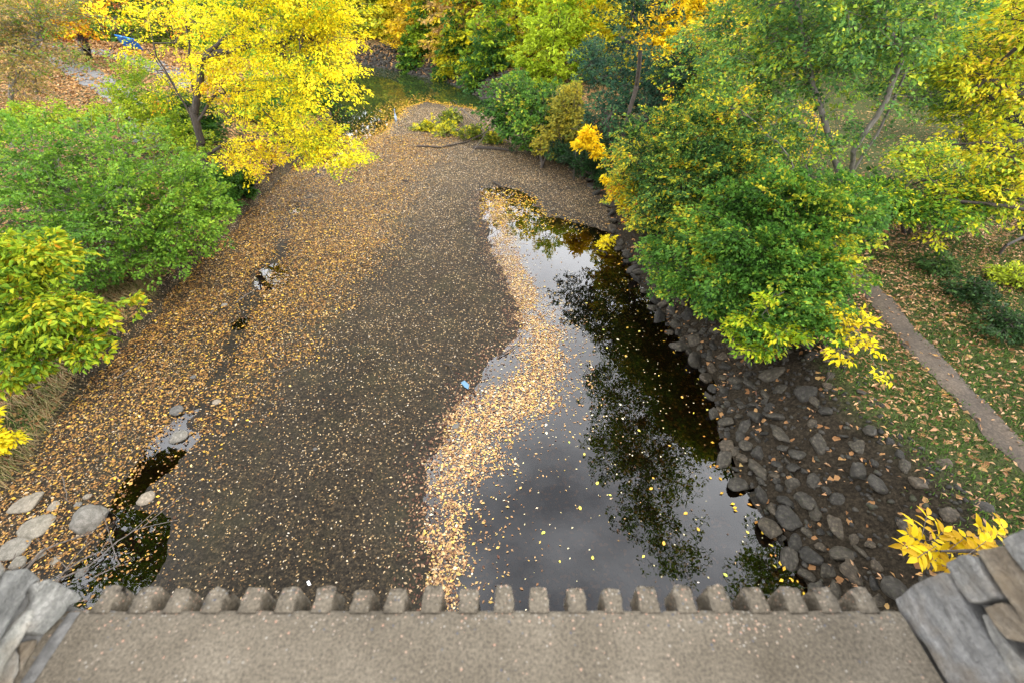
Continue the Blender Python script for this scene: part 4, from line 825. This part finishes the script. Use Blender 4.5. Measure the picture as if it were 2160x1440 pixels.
stick([(1000,316),(1045,317),(1090,322)], .11, 'dark log half buried under the fallen bough', M_bark, cat='log', name='log')
stick([(880,312),(930,314),(985,303),(1030,280,.9)], .05, 'dark bare bough curving under the fallen leaves', M_bark, forks=3, cat='fallen branch', name='bare_bough')
stick([(995,325),(1015,300,.5),(1035,268,1.2)], .03, 'pale bare branch standing up from the fallen bough')
stick([(560,790),(600,785),(640,770)], .008, 'thin twig on the dark gravel')
stick([(850,383),(865,385)], .03, 'short dark stick on pale gravel left of the pool head', M_bark)

# small litter objects
def scrap(pl, z, c, lab, name, cat):
    P = [at(*q, z) for q in pl]; m, nt, p, out = mat(name); p.inputs['Base Color'].default_value = (*c, 1); p.inputs['Roughness'].default_value = .4
    c0 = np.mean(P, 0); bm = bmesh.new(); vs = [bm.verts.new(tuple(q-c0+np.array((0,0,.012*math.sin(i*2.1))))) for i, q in enumerate(P)]; ce = bm.verts.new((0,0,.02))
    for i in range(len(vs)): bm.faces.new((vs[i], vs[(i+1) % len(vs)], ce))
    ret = bmesh.ops.extrude_face_region(bm, geom=bm.faces[:]); bmesh.ops.translate(bm, vec=(0,0,-.006), verts=[v for v in ret['geom'] if isinstance(v, bmesh.types.BMVert)])
    o = bm_obj(name, bm, m); o.location = (c0[0], c0[1], max(.02, float(height(c0[0], c0[1]))+.02)); meta(o, lab, cat)
scrap([(972,808),(980,804),(990,812),(988,822),(980,818)], .02, (.08,.18,.28), 'light blue scrap of litter among leaves at the pool edge', 'blue_wrapper', 'litter')
scrap([(648,1229),(654,1226),(658,1234),(652,1237)], .05, (.8,.8,.8), 'small white scrap on dark gravel close to the concrete sill', 'white_wrapper', 'litter')

# ------------------------------------------------------------------ fallen leaves (uncountable) and grass
def scatter_leaves(name, x, y, size, cols, tm, seed, z=None, tilt=.3, lw=.5, label=None, fold=.2, lift=.01, q=0, m=None):
    g = np.random.default_rng(seed); n = len(x); hz = height(x, y) if z is None else z; zz = np.maximum(hz, .003)+lift*g.random(n)+.002
    a = g.uniform(0, 2*math.pi, n); D = np.stack([np.cos(a), np.sin(a), g.normal(0, tilt*.5, n)], 1); Nn = np.stack([g.normal(0, tilt, n), g.normal(0, tilt, n), np.ones(n)], 1)
    ll = np.broadcast_to(size, (n,))*(.6+.8*g.random(n)); C = pal(cols, tm[0]+tm[1]*g.normal(size=n))*(.7+.6*g.random(n))[:, None]
    P = np.stack([x, y, zz+ll*.1*tilt], 1)
    return obj(name, leaves_mesh(name, P, D, Nn, ll, ll*(lw+.15*g.random(n)), C, m or M_fallen, q, fold), label=label, kind='stuff')
g = np.random.default_rng(5)
FL = [(.05,.025,.014), (.13,.062,.025), (.26,.13,.04), (.40,.22,.065), (.60,.38,.04), (.52,.40,.26)]
# (a) thick carpet on the left half of the bar
n = 190000; x = g.uniform(-13, -2, n); y = 1.5+g.random(n)**1.0*27
dens = leftmask(x, y)*(.25+1.1*fbm(x*1.3, y*1.3, 201))*(1-.4*sstep(12, 20, y)); _, _, st = features(x, y); hz = height(x, y)
dens *= np.where(hz < .0, .7, 1)*(1-.93*np.exp(-(st/.24)**2)*sstep(.28, .42, fbm(x*.8+3, y*.8, 17))); k = (x > xl(y)-.05) & (g.random(n) < dens*.95); x, y = x[k], y[k]
scatter_leaves('leaf_carpet', x, y, .030+.045*g.random(len(x))**1.7+.0008*y, FL, (.46,.25), 1, label='orange and brown leaf carpet along the left side of the gravel bar', lift=.03, tilt=.35)
# (b) crumbs over the whole bar
n = 110000; x = g.uniform(-11.5, 4.5, n); y = 1.8+g.random(n)*33; hz = height(x, y)
dens = (.35+.5*sstep(9, 22, y))*(.25+1.3*fbm(x*.8, y*.8, 211))*np.where(hz < .0, .06, 1); k = (x > xl(y)) & (x < xr(y)) & (g.random(n) < dens); x, y = x[k], y[k]
scatter_leaves('leaf_crumbs', x, y, .034+.0010*y, [(.10,.05,.025), (.24,.14,.06), (.38,.25,.11), (.46,.35,.20), (.60,.52,.42)], (.5,.25), 2, label='small pale leaf flecks scattered over the gravel bar', lift=.01, tilt=.15)
# (c) floating drift
BAND = [at(*p)[:2] for p in ((925,1300),(930,1230),(945,1120),(950,1010),(1000,910),(1080,850),(1150,780),(1135,700),(1105,620),(1080,540),(1058,470),(1045,420))]
n = 210000; x = g.uniform(-3.2, 2.2, n); y = g.uniform(1.5, 21, n); d = seg_dist(x, y, BAND); wv = .38+.22*vnoise(y*.7, y*0, 7)+.25*np.exp(-((y-7.0)/2.0)**2)-.1*sstep(10, 14, y)
d = d+1.0*(fbm(x*1.5, y*1.1, 221, 5)-.5); k = (g.random(n) < .75*np.exp(-(np.maximum(d, 0)/wv)**3)*(.45+.75*fbm(x*2.6, y*2.6, 9))+.055*np.exp(-(d/(wv*2.3))**2)) & (height(x, y) < .03); x, y = x[k], y[k]
scatter_leaves('floating_leaf_drift', x, y, .026+.045*g.random(len(x))**1.6, [(.09,.04,.025), (.22,.11,.05), (.38,.21,.10), (.52,.33,.15), (.60,.42,.09), (.70,.58,.40)], (.48,.27), 3, z=np.zeros(len(x)), label='pale band of leaves floating along the left rim of the pool', lift=.006, tilt=.10, q=0)
# (c2) dark sodden leaves where the gravel dips under the drift
n = 60000; x = g.uniform(-3.4, 1.5, n); y = g.uniform(1.8, 20, n); sp, su, st = features(x, y)
k = (g.random(n) < .55*np.exp(-((sp-.12)/.30)**2)*(.3+1.2*fbm(x*2, y*2, 19))) & (x < np.interp(y, [2, 9, 11, 13, 20], [-.9, .2, .8, .6, -.4])); x, y = x[k], y[k]
scatter_leaves('sodden_leaves', x, y, .035+.04*g.random(len(x)), [(.03,.014,.012), (.07,.032,.022), (.14,.07,.04), (.30,.18,.10), (.5,.36,.2)], (.42,.28), 33, z=np.maximum(height(x, y), 0), label='dark sodden leaves along the left waterline of the pool', lift=.012, tilt=.18)
# (d) leaves packed on pool head, right rim and upstream rim
n = 90000; x = g.uniform(-12, 6, n); y = g.uniform(2, 40, n); sp, su, st = features(x, y); dl, dr = bank_d(x, y)
w = .9*np.exp(-((y-18.6)/1.7)**2)*(x > -1.4)*(x < 2.9)*(sp < .2)*(.5+fbm(x*2, y*2, 2)) + .12*np.exp(-((dr+.12)/.22)**2)*(y < 17)*(.1+1.8*fbm(x*1.2, y*1.2, 6)) + .85*np.exp(-(su/.45)**2)*(y > 22)+.35*np.exp(-((su+1.0)/1.0)**2)*(y > 22)*(x < -6)
k = (g.random(n) < w) & (x > xl(y)) & (x < xr(y)+.3); x, y = x[k], y[k]
scatter_leaves('rim_leaves', x, y, .07+.001*y, [(.14,.06,.02), (.40,.18,.03), (.55,.30,.03), (.62,.42,.03), (.4,.38,.05)], (.5,.22), 4, z=np.maximum(height(x, y), 0), label='leaves gathered along the rims of the water', lift=.02, tilt=.2)
# (e) sunken leaves under the clear water
n = 9000; x = g.uniform(-1.8, 5, n); y = g.uniform(2, 16, n); hz = height(x, y); k = (hz < -.02) & (g.random(n) < .3+.7*fbm(x, y, 9)); x, y, hz = x[k], y[k], hz[k]
gg = np.random.default_rng(8); a = gg.uniform(0, 6.3, len(x)); D = np.stack([np.cos(a), np.sin(a), a*0], 1); Nn = np.stack([a*0, a*0, a*0+1], 1)
obj('sunken_leaves', leaves_mesh('sunken_leaves', np.stack([x, y, hz+.02], 1), D, Nn, .07+.05*gg.random(len(x)), .05+.03*gg.random(len(x)), pal([(.03,.018,.008), (.08,.045,.016), (.17,.11,.05)], gg.random(len(x))), M_fallen, 0), label='brown leaves lying on the bottom of the pool', kind='stuff')
# (f) sparse floating dots on the open pool
n = 380; x = g.uniform(-1, 4.8, n); y = g.uniform(2.5, 16, n); k = height(x, y) < -.03; x, y = x[k], y[k]
scatter_leaves('floating_specks', x, y, .035, [(.55,.45,.2), (.7,.62,.4)], (.5,.3), 5, z=np.zeros(len(x)), label='tiny pale specks floating on the open pool', lift=.002, tilt=.03)
# (g) tan curled leaves on the right bank
n = 75000; x = g.uniform(4.5, 22, n); y = g.uniform(.5, 26, n); dl, dr = bank_d(x, y); pd = seg_dist(x, y, PATH)
w = (sstep(1.5, 2.9, dr)*.8+.75*(dr > .15)*(dr < 2.2)*sstep(.54, .68, fbm(x*1.9, y*1.9, 305)))*(.2+1.9*fbm(x*.9, y*.9, 301))*(1-.85*sstep(14, 18, y)*sstep(7, 10, x))*(.45+.55*sstep(5, 10, y))*np.where(pd < .2, .12, 1); k = (dr > .1) & (g.random(n) < w); x, y = x[k], y[k]
scatter_leaves('lawn_leaf_litter', x, y, .06+.055*g.random(len(x)), [(.10,.05,.03), (.30,.16,.08), (.40,.23,.12), (.50,.31,.17), (.48,.26,.06)], (.5,.24), 6, label='curled tan leaves strewn over the grass and stones of the right bank', lift=.05, tilt=.6, fold=.6, lw=.26, q=0)
n = 60000; x = g.uniform(-45, -10, n); y = g.uniform(3, 55, n); dl, dr = bank_d(x, y); k = (dl > .15) & (g.random(n) < .35+.5*fbm(x*.6, y*.6, 31)); x, y = x[k], y[k]
scatter_leaves('bank_leaf_litter', x, y, .09+.0035*y, [(.11,.05,.025), (.24,.12,.04), (.36,.19,.06), (.38,.26,.13)], (.5,.24), 7, label='orange brown leaf litter on the left bank and lawn', lift=.05, tilt=.4, fold=.4)

def blades(name, x, y, hgt, lean, cols, tm, seed, label, w=.006, az=None):
    g = np.random.default_rng(seed); n = len(x); z = height(x, y)-.01; a = g.uniform(0, 6.3, n) if az is None else az+g.normal(0, .55, n)
    d = np.stack([np.cos(a), np.sin(a), a*0], 1); s = np.stack([-np.sin(a), np.cos(a), a*0], 1); h = hgt*(.5+g.random(n)); ln = h*lean*(.5+g.random(n))
    P = np.stack([x, y, z], 1); up_ = np.array([[0, 0, 1.]]); w = w*(.7+.6*g.random(n))
    sag = np.where(lean > 1, .1, .95)
    v = [P-s*w[:, None], P+s*w[:, None], P+up_*h[:, None]*.7+d*(ln*.35)[:, None]+s*w[:, None]*.8, P+up_*h[:, None]*.7+d*(ln*.35)[:, None]-s*w[:, None]*.8, P+up_*(h*sag)[:, None]+d*ln[:, None]]
    V = np.stack(v, 1).reshape(-1, 3); F = (np.arange(n)[:, None, None]*5+np.array([(0,1,2),(0,2,3),(3,2,4)])[None]).reshape(-1, 3)
    C = pal(cols, tm[0]+tm[1]*g.normal(size=n))*(.7+.6*g.random(n))[:, None]
    return obj(name, npmesh(name, V, F, M_grass, False, col=np.repeat(C, 5, 0)), label=label, kind='stuff')
n = 115000; x = g.uniform(5.6, 16, n); y = g.uniform(1.2, 17, n); dl, dr = bank_d(x, y); pd = seg_dist(x, y, PATH)
w = sstep(1.8, 2.8, dr+1.1*(fbm(x, y, 77)-.5))*np.clip(2.4*fbm(x*.7, y*.7, 88)-.4+.3*sstep(9, 5, y), 0, 1)*sstep(.1, .38, pd+.3*(fbm(x*4, y*4, 55)-.5)); k = g.random(n) < w; x, y = x[k], y[k]
blades('lawn_grass', x, y, .06, .7, [(.02,.05,.008), (.045,.10,.012), (.08,.15,.02), (.20,.19,.07)], (.42,.25), 11, 'short green grass on the right bank beside the dirt path', .008)
n = 26000; x = g.uniform(-13.5, -9.6, n); y = g.uniform(2.5, 13.5, n); dl, dr = bank_d(x, y); w = sstep(.02, .25, dl)*sstep(3.4, 1.6, dl)*np.clip(2.6*fbm(x*1.1, y*1.1, 99)-.6, 0, 1); k = g.random(n) < w; x, y = x[k], y[k]
blades('bank_grass', x, y, .22, 1.5, [(.06,.10,.02), (.14,.15,.04), (.28,.22,.10), (.38,.29,.15), (.25,.12,.07)], (.5,.3), 12, 'long dry grass hanging over the left bank edge', .006, az=0.0-.3)
n = 14000; x = g.uniform(-14, -9.5, n); y = g.uniform(2.5, 10, n); dl, dr = bank_d(x, y); w = sstep(.0, .6, dl)*np.clip(3*fbm(x*1.4, y*1.4, 109)-1.2, 0, 1); k = g.random(n) < w; x, y = x[k], y[k]
blades('green_bank_grass', x, y, .12, .8, [(.03,.07,.012), (.07,.15,.02), (.14,.2,.04)], (.5,.25), 13, 'green grass tufts low on the left bank near the bridge', .007)

# individual leaves floating on the open pool, shared look
g = np.random.default_rng(44); fm = []
for k, c in enumerate(((.62,.52,.10),(.70,.62,.42),(.50,.55,.10),(.60,.36,.06))):
    v = lv[0].copy(); v[:, 1] *= 1.5; fm.append(npmesh('floating_leaf', v, np.array(leafF), M_fallen, False, col=np.tile(np.array(c), (9, 1))))
cnt = 0
for (px, py) in ((1290,1045),(1258,1022),(1380,1010),(1325,690),(1318,750),(1320,748),(1300,715),(1280,735),(1370,1032),(1232,960),(1225,1075),(1152,910),(1200,930),(1310,855),(1350,697),(1490,865),(1312,880),(1400,1150),(1450,1080),(1475,1120),(1580,1125),(1535,1215),(1440,840),(1265,600),(1240,640),(1180,640),(1170,850),(1360,1170),(1500,1010),(1250,1180),(1180,1180),(1345,905),(1390,790),(1270,695),(1205,585),(1190,720),(1415,940),(1150,1120)):
    p = at(px, py, .006); k = int(g.integers(4)); o = bpy.data.objects.new('floating_leaf', fm[k]); COL.objects.link(o)
    o.location = (p[0], p[1], .008+.001*k); s = .075*(.7+.6*g.random()); o.scale = (s, s, s); o.rotation_euler = (0, 0, g.uniform(0, 6.3))
    meta(o, 'single pale leaf floating alone on the open dark pool', 'leaf', 'single leaves floating on the open pool')

# ------------------------------------------------------------------ blue panel, heron
m, nt, p, out = mat('blue_panel_paint'); n_ = noise(nt, 3, 3, .5); r_ = ramp(nt, n_.outputs['Fac'], [(.4, (.01,.10,.42)), (.62, (.02,.22,.60)), (.72, (.25,.5,.75))]); nt.links.new(r_.outputs[0], p.inputs['Base Color']); p.inputs['Roughness'].default_value = .4
c = pt(272, 90, 44); gz = float(height(c[0], c[1])); root = empty('blue_panel_sign', (c[0], c[1], gz), 'small bright blue tilted panel half hidden behind yellow branches', 'sign')
bm = bmesh.new(); bmesh.ops.create_cube(bm, size=1, matrix=Matrix.Translation((c[0], c[1], c[2]))@Matrix.Rotation(R(12), 4, 'Y')@Matrix.Rotation(R(-50), 4, 'X')@Matrix.Diagonal((1.5, 1.1, .05, 1))); bm_obj('panel', bm, m, root)
bm = bmesh.new(); bmesh.ops.create_cone(bm, segments=10, radius1=.04, radius2=.04, depth=c[2]-gz, cap_ends=True, matrix=Matrix.Translation((c[0], c[1]+.1, (c[2]+gz)/2))); bm_obj('post', bm, M_stick, root)

def heron(px, py):
    p = at(px, py, .1); gz = max(0, float(height(p[0], p[1]))); me = bpy.data.meshes.new('body')
    J = [((0,0,.55),.10),((-.10,-.02,.50),.085),((-.24,-.03,.40),.035),((.10,0,.66),.07),((.13,0,.80),.035),((.10,0,.92),.028),((.16,0,1.0),.035),((.24,0,.99),.018),((.36,0,.96),.005),((0,.05,.40),.02),((.02,.05,.2),.010),((0,.05,.0),.010),((.07,.05,-.01),.006),((0,-.05,.40),.02),((.02,-.05,.2),.010),((0,-.05,0),.010),((.07,-.05,-.01),.006)]
    E_ = [(0,1),(1,2),(0,3),(3,4),(4,5),(5,6),(6,7),(7,8),(0,9),(9,10),(10,11),(11,12),(0,13),(13,14),(14,15),(15,16)]
    me.from_pydata([j[0] for j in J], E_, []); o = bpy.data.objects.new('heron', me); COL.objects.link(o)
    sk = o.modifiers.new('skin', 'SKIN'); sk.use_smooth_shade = True
    for v, j in zip(me.skin_vertices[0].data, J): v.radius = (j[1], j[1])
    me.skin_vertices[0].data[0].use_root = True
    ss = o.modifiers.new('sub', 'SUBSURF'); ss.levels = 2; ss.render_levels = 2
    mm, nt, pp, out = mat('heron_feathers'); g_ = N(nt, 'ShaderNodeTexCoord'); nn_ = noise(nt, 12, 4, .6, g_.outputs['Object']); rr_ = ramp(nt, nn_.outputs['Fac'], [(.35, (.10,.13,.17)), (.65, (.24,.28,.33))]); nt.links.new(rr_.outputs[0], pp.inputs['Base Color'])
    me.materials.append(mm); o.location = (p[0], p[1], gz); o.rotation_euler = (0, 0, R(100)); meta(o, 'grey heron standing upright on the gravel bar near the water', 'bird')
heron(837, 268)

# ------------------------------------------------------------------ the bridge
bridge = empty('stone_bridge', (0, 0, 6.0), 'stone and concrete bridge parapet in the foreground with a toothed concrete sill', 'bridge')
SZ = H-1.0; YE = .3536; XL = -.872; XR = .775
def box(bm, x0, x1, y0, y1, z0, z1):
    bmesh.ops.create_cube(bm, size=1, matrix=Matrix.Translation(((x0+x1)/2, (y0+y1)/2, (z0+z1)/2))@Matrix.Diagonal((x1-x0, y1-y0, z1-z0, 1)))
# sill with a fine uneven top
nx, ny = 180, 60; X, Yg = np.meshgrid(np.linspace(XL-.12, XR+.004, nx), np.linspace(-.45, YE, ny)); Z = SZ+.0035*(fbm(X*9, Yg*9, 4)-.5)+.0015*(fbm(X*60, Yg*60, 14)-.5)
edge = .004*(fbm(X*40, X*0, 3)-.5); Yg[-1] += edge[-1]; Z[-1] -= .004; Z[-2] -= .0008
idx = np.arange(nx*ny).reshape(ny, nx); F = np.stack([idx[:-1, :-1], idx[:-1, 1:], idx[1:, 1:], idx[1:, :-1]], -1).reshape(-1, 4)
V = np.stack([X.ravel(), Yg.ravel(), Z.ravel()], 1); low = np.stack([X[-1], Yg[-1]-.003, np.full(nx, SZ-.12)], 1); nb = len(V); V = np.concatenate([V, low])
F = np.concatenate([F, np.stack([idx[-1, :-1], idx[-1, 1:], nb+np.arange(1, nx), nb+np.arange(nx-1)], -1)])
pd = np.exp(-(((V[:, 0]-.46)/.045)**2+((V[:, 1]-.325)/.03)**2)); re = np.clip(1.0*pd+sstep(YE-.05, YE, V[:, 1])*.45, 0, 1)
sill = obj('concrete_sill', npmesh('concrete_sill', V, F, M_conc, True, attrs=dict(rough_end=re)), bridge)
g = np.random.default_rng(9)
for k in range(-12, 12):
    cx = -.0165+k*.0737
    if cx < XL+.01 or cx > XR-.005: continue
    # rounded, chipped tooth : outline lofted downwards
    cx += g.normal(0, .0015); w0 = .0188; w1 = .0178; ln = .049*(1+.05*g.normal()); oy = YE-.0035
    out_ = [(-w0,0)]+[(-w0+(w0-w1)*f, ln*f) for f in (.25,.5,.7)]+[(-w1, ln*.90),(-w1*.88, ln*.985),(-w1*.3, ln*1.0),(w1*.3, ln*1.0),(w1*.88, ln*.985),(w1, ln*.90)]+[(w0-(w0-w1)*f, ln*f) for f in (.7,.5,.25)]+[(w0,0)]
    P = np.array(out_); P[1:-1] += g.normal(0, .0011, (len(P)-2, 2)); lev = [(0,.985),(-.002,1),(-.03,1.0),(-.06,.99),(-.085,1.0)]; V = []; m_ = len(P)
    for dz, s in lev:
        Q = P.copy(); Q[1:-1] = (Q[1:-1]-(0, ln*.4))*s+(0, ln*.4)+g.normal(0, .0011, (m_-2, 2))
        V += [(cx+q[0], oy+q[1]*(1+(-dz)*.6), SZ+dz-.0008*(dz == 0)-(.0015*(q[1] > ln*.9) if dz == 0 else 0)) for q in Q]
    V.append((cx, oy+ln*.45, SZ-.0005)); F = []
    for l in range(len(lev)-1):
        for j in range(m_): j2 = (j+1) % m_; F.append((l*m_+j, l*m_+j2, (l+1)*m_+j2)); F.append((l*m_+j, (l+1)*m_+j2, (l+1)*m_+j))
    c_ = len(V)-1
    for j in range(m_): F.append((j, c_, (j+1) % m_))
    V = np.array(V); re = np.clip((V[:, 1]-oy)/ln, 0, 1)*.9; 
    o = obj('tooth', npmesh('tooth', V, np.array(F), M_conc, False, attrs=dict(rough_end=re)), sill)
    o.matrix_parent_inverse = Matrix.Identity(4)
# piers made of individual stones. wall planes lean outwards
def wall_pt(px, py, side):
    d = ray(px, py); # X = x0 + side*b*(Z+1)
    x0, b = (XR+.015, .30) if side > 0 else (-.885, -.55)
    t = (x0+b)/(d[0]-b*d[2]); return np.array((0, 0, H))+d*t
def stone(poly, side, m, parent, depth=.22, proud=0.0, seed=0):
    g = np.random.default_rng(seed); P = [wall_pt(*q, side) for q in poly]; nrm = unit(np.array((-side*1., 0, .3 if side > 0 else .5)))
    bm = bmesh.new(); vs = [bm.verts.new(tuple(q+nrm*proud)) for q in P]; f = bm.faces.new(vs); f.normal_update()
    if f.normal.dot(Vector(nrm)) < 0: f.normal_flip()
    r = bmesh.ops.extrude_face_region(bm, geom=[f]); vv = [v for v in r['geom'] if isinstance(v, bmesh.types.BMVert)]
    bmesh.ops.translate(bm, verts=vv, vec=tuple(-nrm*depth)); 
    bmesh.ops.recalc_face_normals(bm, faces=bm.faces[:]); bmesh.ops.bevel(bm, geom=bm.edges[:], offset=.006, segments=2, affect='EDGES', profile=.6)
    bmesh.ops.triangulate(bm, faces=bm.faces[:]); bmesh.ops.subdivide_edges(bm, edges=[e for e in bm.edges if e.calc_length() > .02], cuts=4, use_grid_fill=True); bmesh.ops.triangulate(bm, faces=bm.faces[:])
    co = np.array([v.co[:] for v in bm.verts]); s = co@np.array((0, 1, 1.)); dsp = .020*(fbm(co[:, 1]*12, co[:, 2]*30+seed, seed, 5)-.5)+.010*(np.floor(fbm(co[:, 1]*7+seed, co[:, 2]*18, seed+9, 3)*6)/6-.5)+.008*np.abs(np.sin(co[:, 1]*45+co[:, 2]*70+seed))*(fbm(co[:, 1]*9, co[:, 2]*9, 5)-.3)
    co = co+nrm*dsp[:, None]; co[:, 1] += .006*(fbm(co[:, 0]*30, co[:, 2]*30, seed+3)-.5)
    for v, c in zip(bm.verts, co): v.co = c
    return bm_obj('stone', bm, m, parent, smooth=False)
for side in (1, -1):
    pier = empty('stone_pier', ((1.2, 0, 7) if side > 0 else (-1.3, 0, 7)), '', '')
    pier.parent = bridge; pier.matrix_parent_inverse = Matrix.Translation(bridge.location).inverted()
    if side > 0:
        L_ = [([(1884,1260),(1925,1232),(1985,1203),(2003,1213),(2030,1262),(2075,1335),(2120,1400),(2160,1470),(2185,1530),(2060,1530),(1990,1430),(1945,1355),(1905,1320)], M_st_grey, .0),
              ([(1999,1188),(2030,1172),(2053,1168),(2070,1190),(2112,1256),(2098,1266),(2052,1274),(2022,1235)], M_st_grey, .008),
              ([(2053,1160),(2106,1146),(2122,1160),(2165,1215),(2230,1300),(2205,1320),(2150,1310),(2118,1250),(2080,1195)], M_st_tan, .0),
              ([(2110,1140),(2160,1112),(2230,1080),(2290,1180),(2230,1230),(2165,1208),(2135,1172)], M_st_grey, .004),
              ([(2078,1282),(2120,1270),(2155,1310),(2200,1345),(2190,1360),(2128,1350),(2100,1320)], M_st_tan, .006),
              ([(2062,1293),(2078,1292),(2125,1360),(2190,1440),(2180,1500),(2150,1450),(2100,1370)], M_st_grey, .0),
              ([(2240,1075),(2320,1040),(2380,1140),(2300,1180)], M_st_white, 0), ([(2240,1240),(2310,1200),(2400,1330),(2250,1330)], M_st_grey, 0), ([(2210,1365),(2420,1350),(2500,1600),(2210,1490)], M_st_tan, 0)]
    else:
        L_ = [([(62,1232),(98,1221),(130,1232),(166,1249),(172,1263),(142,1278),(135,1292),(110,1318),(92,1337),(52,1334),(60,1290),(72,1262)], M_st_white, .006),
              ([(14,1200),(60,1196),(92,1219),(64,1240),(40,1285),(10,1335),(-25,1390),(-60,1390),(-40,1310),(-5,1245)], M_st_white, .0),
              ([(60,1282),(74,1286),(64,1312),(42,1348),(10,1400),(-15,1470),(-60,1480),(-45,1420),(0,1350)], M_st_white, .008),
              ([(26,1358),(46,1378),(44,1410),(30,1445),(0,1530),(-60,1530),(-20,1450)], M_st_grey, .0),
              ([(48,1352),(88,1345),(84,1368),(62,1410),(40,1450),(50,1400)], M_st_tan, -.008),
              ([(60,1448),(38,1460),(0,1560),(30,1560)], M_st_grey, -.006),
              ([(-60,1150),(0,1178),(14,1198),(-12,1240),(-50,1300),(-90,1230)], M_st_white, .0), ([(-70,1310),(-45,1320),(-75,1400),(-110,1400)], M_st_grey, 0), ([(-160,1110),(-66,1150),(-95,1235),(-190,1200)], M_st_tan, 0)]
    for i, (poly, m_, pr) in enumerate(L_):
        # stretch outlines a little beyond the sill towards the camera side only
        o = stone(poly, side, m_, pier, .2, pr, seed=i*7+(3 if side > 0 else 50)); 
    # mortar core behind the stones
    bm = bmesh.new(); s = side
    x0 = XR+.045 if s > 0 else -.892; b = .30 if s > 0 else .55
    pts = []
    for yy in (-.5, YE+.012):
        for zz in (-1.12, -.5):
            xa = x0+s*(b*(zz+1)+.014); pts.append((xa, yy, H+zz)); pts.append((s*1.9, yy, H+zz))
    vs = [bm.verts.new(q) for q in pts]
    for f in ((0,1,3,2),(4,6,7,5),(0,2,6,4),(1,5,7,3),(2,3,7,6),(0,4,5,1)): bm.faces.new([vs[i] for i in f])
    bmesh.ops.recalc_face_normals(bm, faces=bm.faces[:]); bm_obj('mortar_core', bm, M_mortar, pier)
    g = np.random.default_rng(60+side)
    for a in range(4):
        for c in range(2):
            xa = (XR+.19 if side > 0 else .892+.30)+c*.40; y0 = -.52+a*.225; bm = bmesh.new(); sx = side
            box(bm, min(sx*xa, sx*(xa+.39)), max(sx*xa, sx*(xa+.39)), y0, y0+.215, H-.498, H-.44+.012*g.normal())
            bmesh.ops.bevel(bm, geom=bm.edges[:], offset=.012, segments=2, affect='EDGES'); bmesh.ops.triangulate(bm, faces=bm.faces[:]); bmesh.ops.subdivide_edges(bm, edges=[e for e in bm.edges if e.calc_length() > .05], cuts=2)
            for v in bm.verts: v.co += Vector(g.normal(0, .0025, 3))
            bm_obj('stone', bm, (M_st_grey, M_st_tan, M_st_white)[int(g.integers(3))], pier)
# mortar fillets along the sill sides
for side in (-1,):
    s = np.linspace(-.45, YE-.004, 60); V = []; xa = XR if side > 0 else XL
    for j, (dx, dz) in enumerate(((-.010,.0015),(-.002,.003),(.012,.004),(.03,-.01))):
        V.append(np.stack([xa+side*(dx+.006*(fbm(s*12, s*0+j, 8)-.5)), s, SZ+dz+.005*(fbm(s*20, s*0+j*3, 5)-.5)+0*s], 1))
    V = np.stack(V, 1).reshape(-1, 3); idx = np.arange(240).reshape(60, 4); F = np.stack([idx[:-1, :-1], idx[:-1, 1:], idx[1:, 1:], idx[1:, :-1]], -1).reshape(-1, 4)
    obj('mortar_joint', npmesh('mortar_joint', V, F, M_mortar, True), bridge)
# deck and spandrel wall behind / below
bm = bmesh.new(); box(bm, -16, 16, -7, -.46, 5.6, 6.1); box(bm, -16, 16, -.455, YE-.03, 5.3, SZ-.125); box(bm, -16, 16, -7.0, -6.5, 5.3, 7.2); bm_obj('deck', bm, M_conc, bridge)
bm = bmesh.new(); box(bm, -16, -10.9, -7, YE-.04, -1.2, 5.29); box(bm, 8.2, 16, -7, YE-.04, -1.2, 5.29); bm_obj('abutment', bm, M_st_grey, bridge)
for o in list(bpy.data.objects):
    if o.name.startswith('stone_pier'):
        for k_ in ('label', 'category'):
            if k_ in o.keys(): del o[k_]
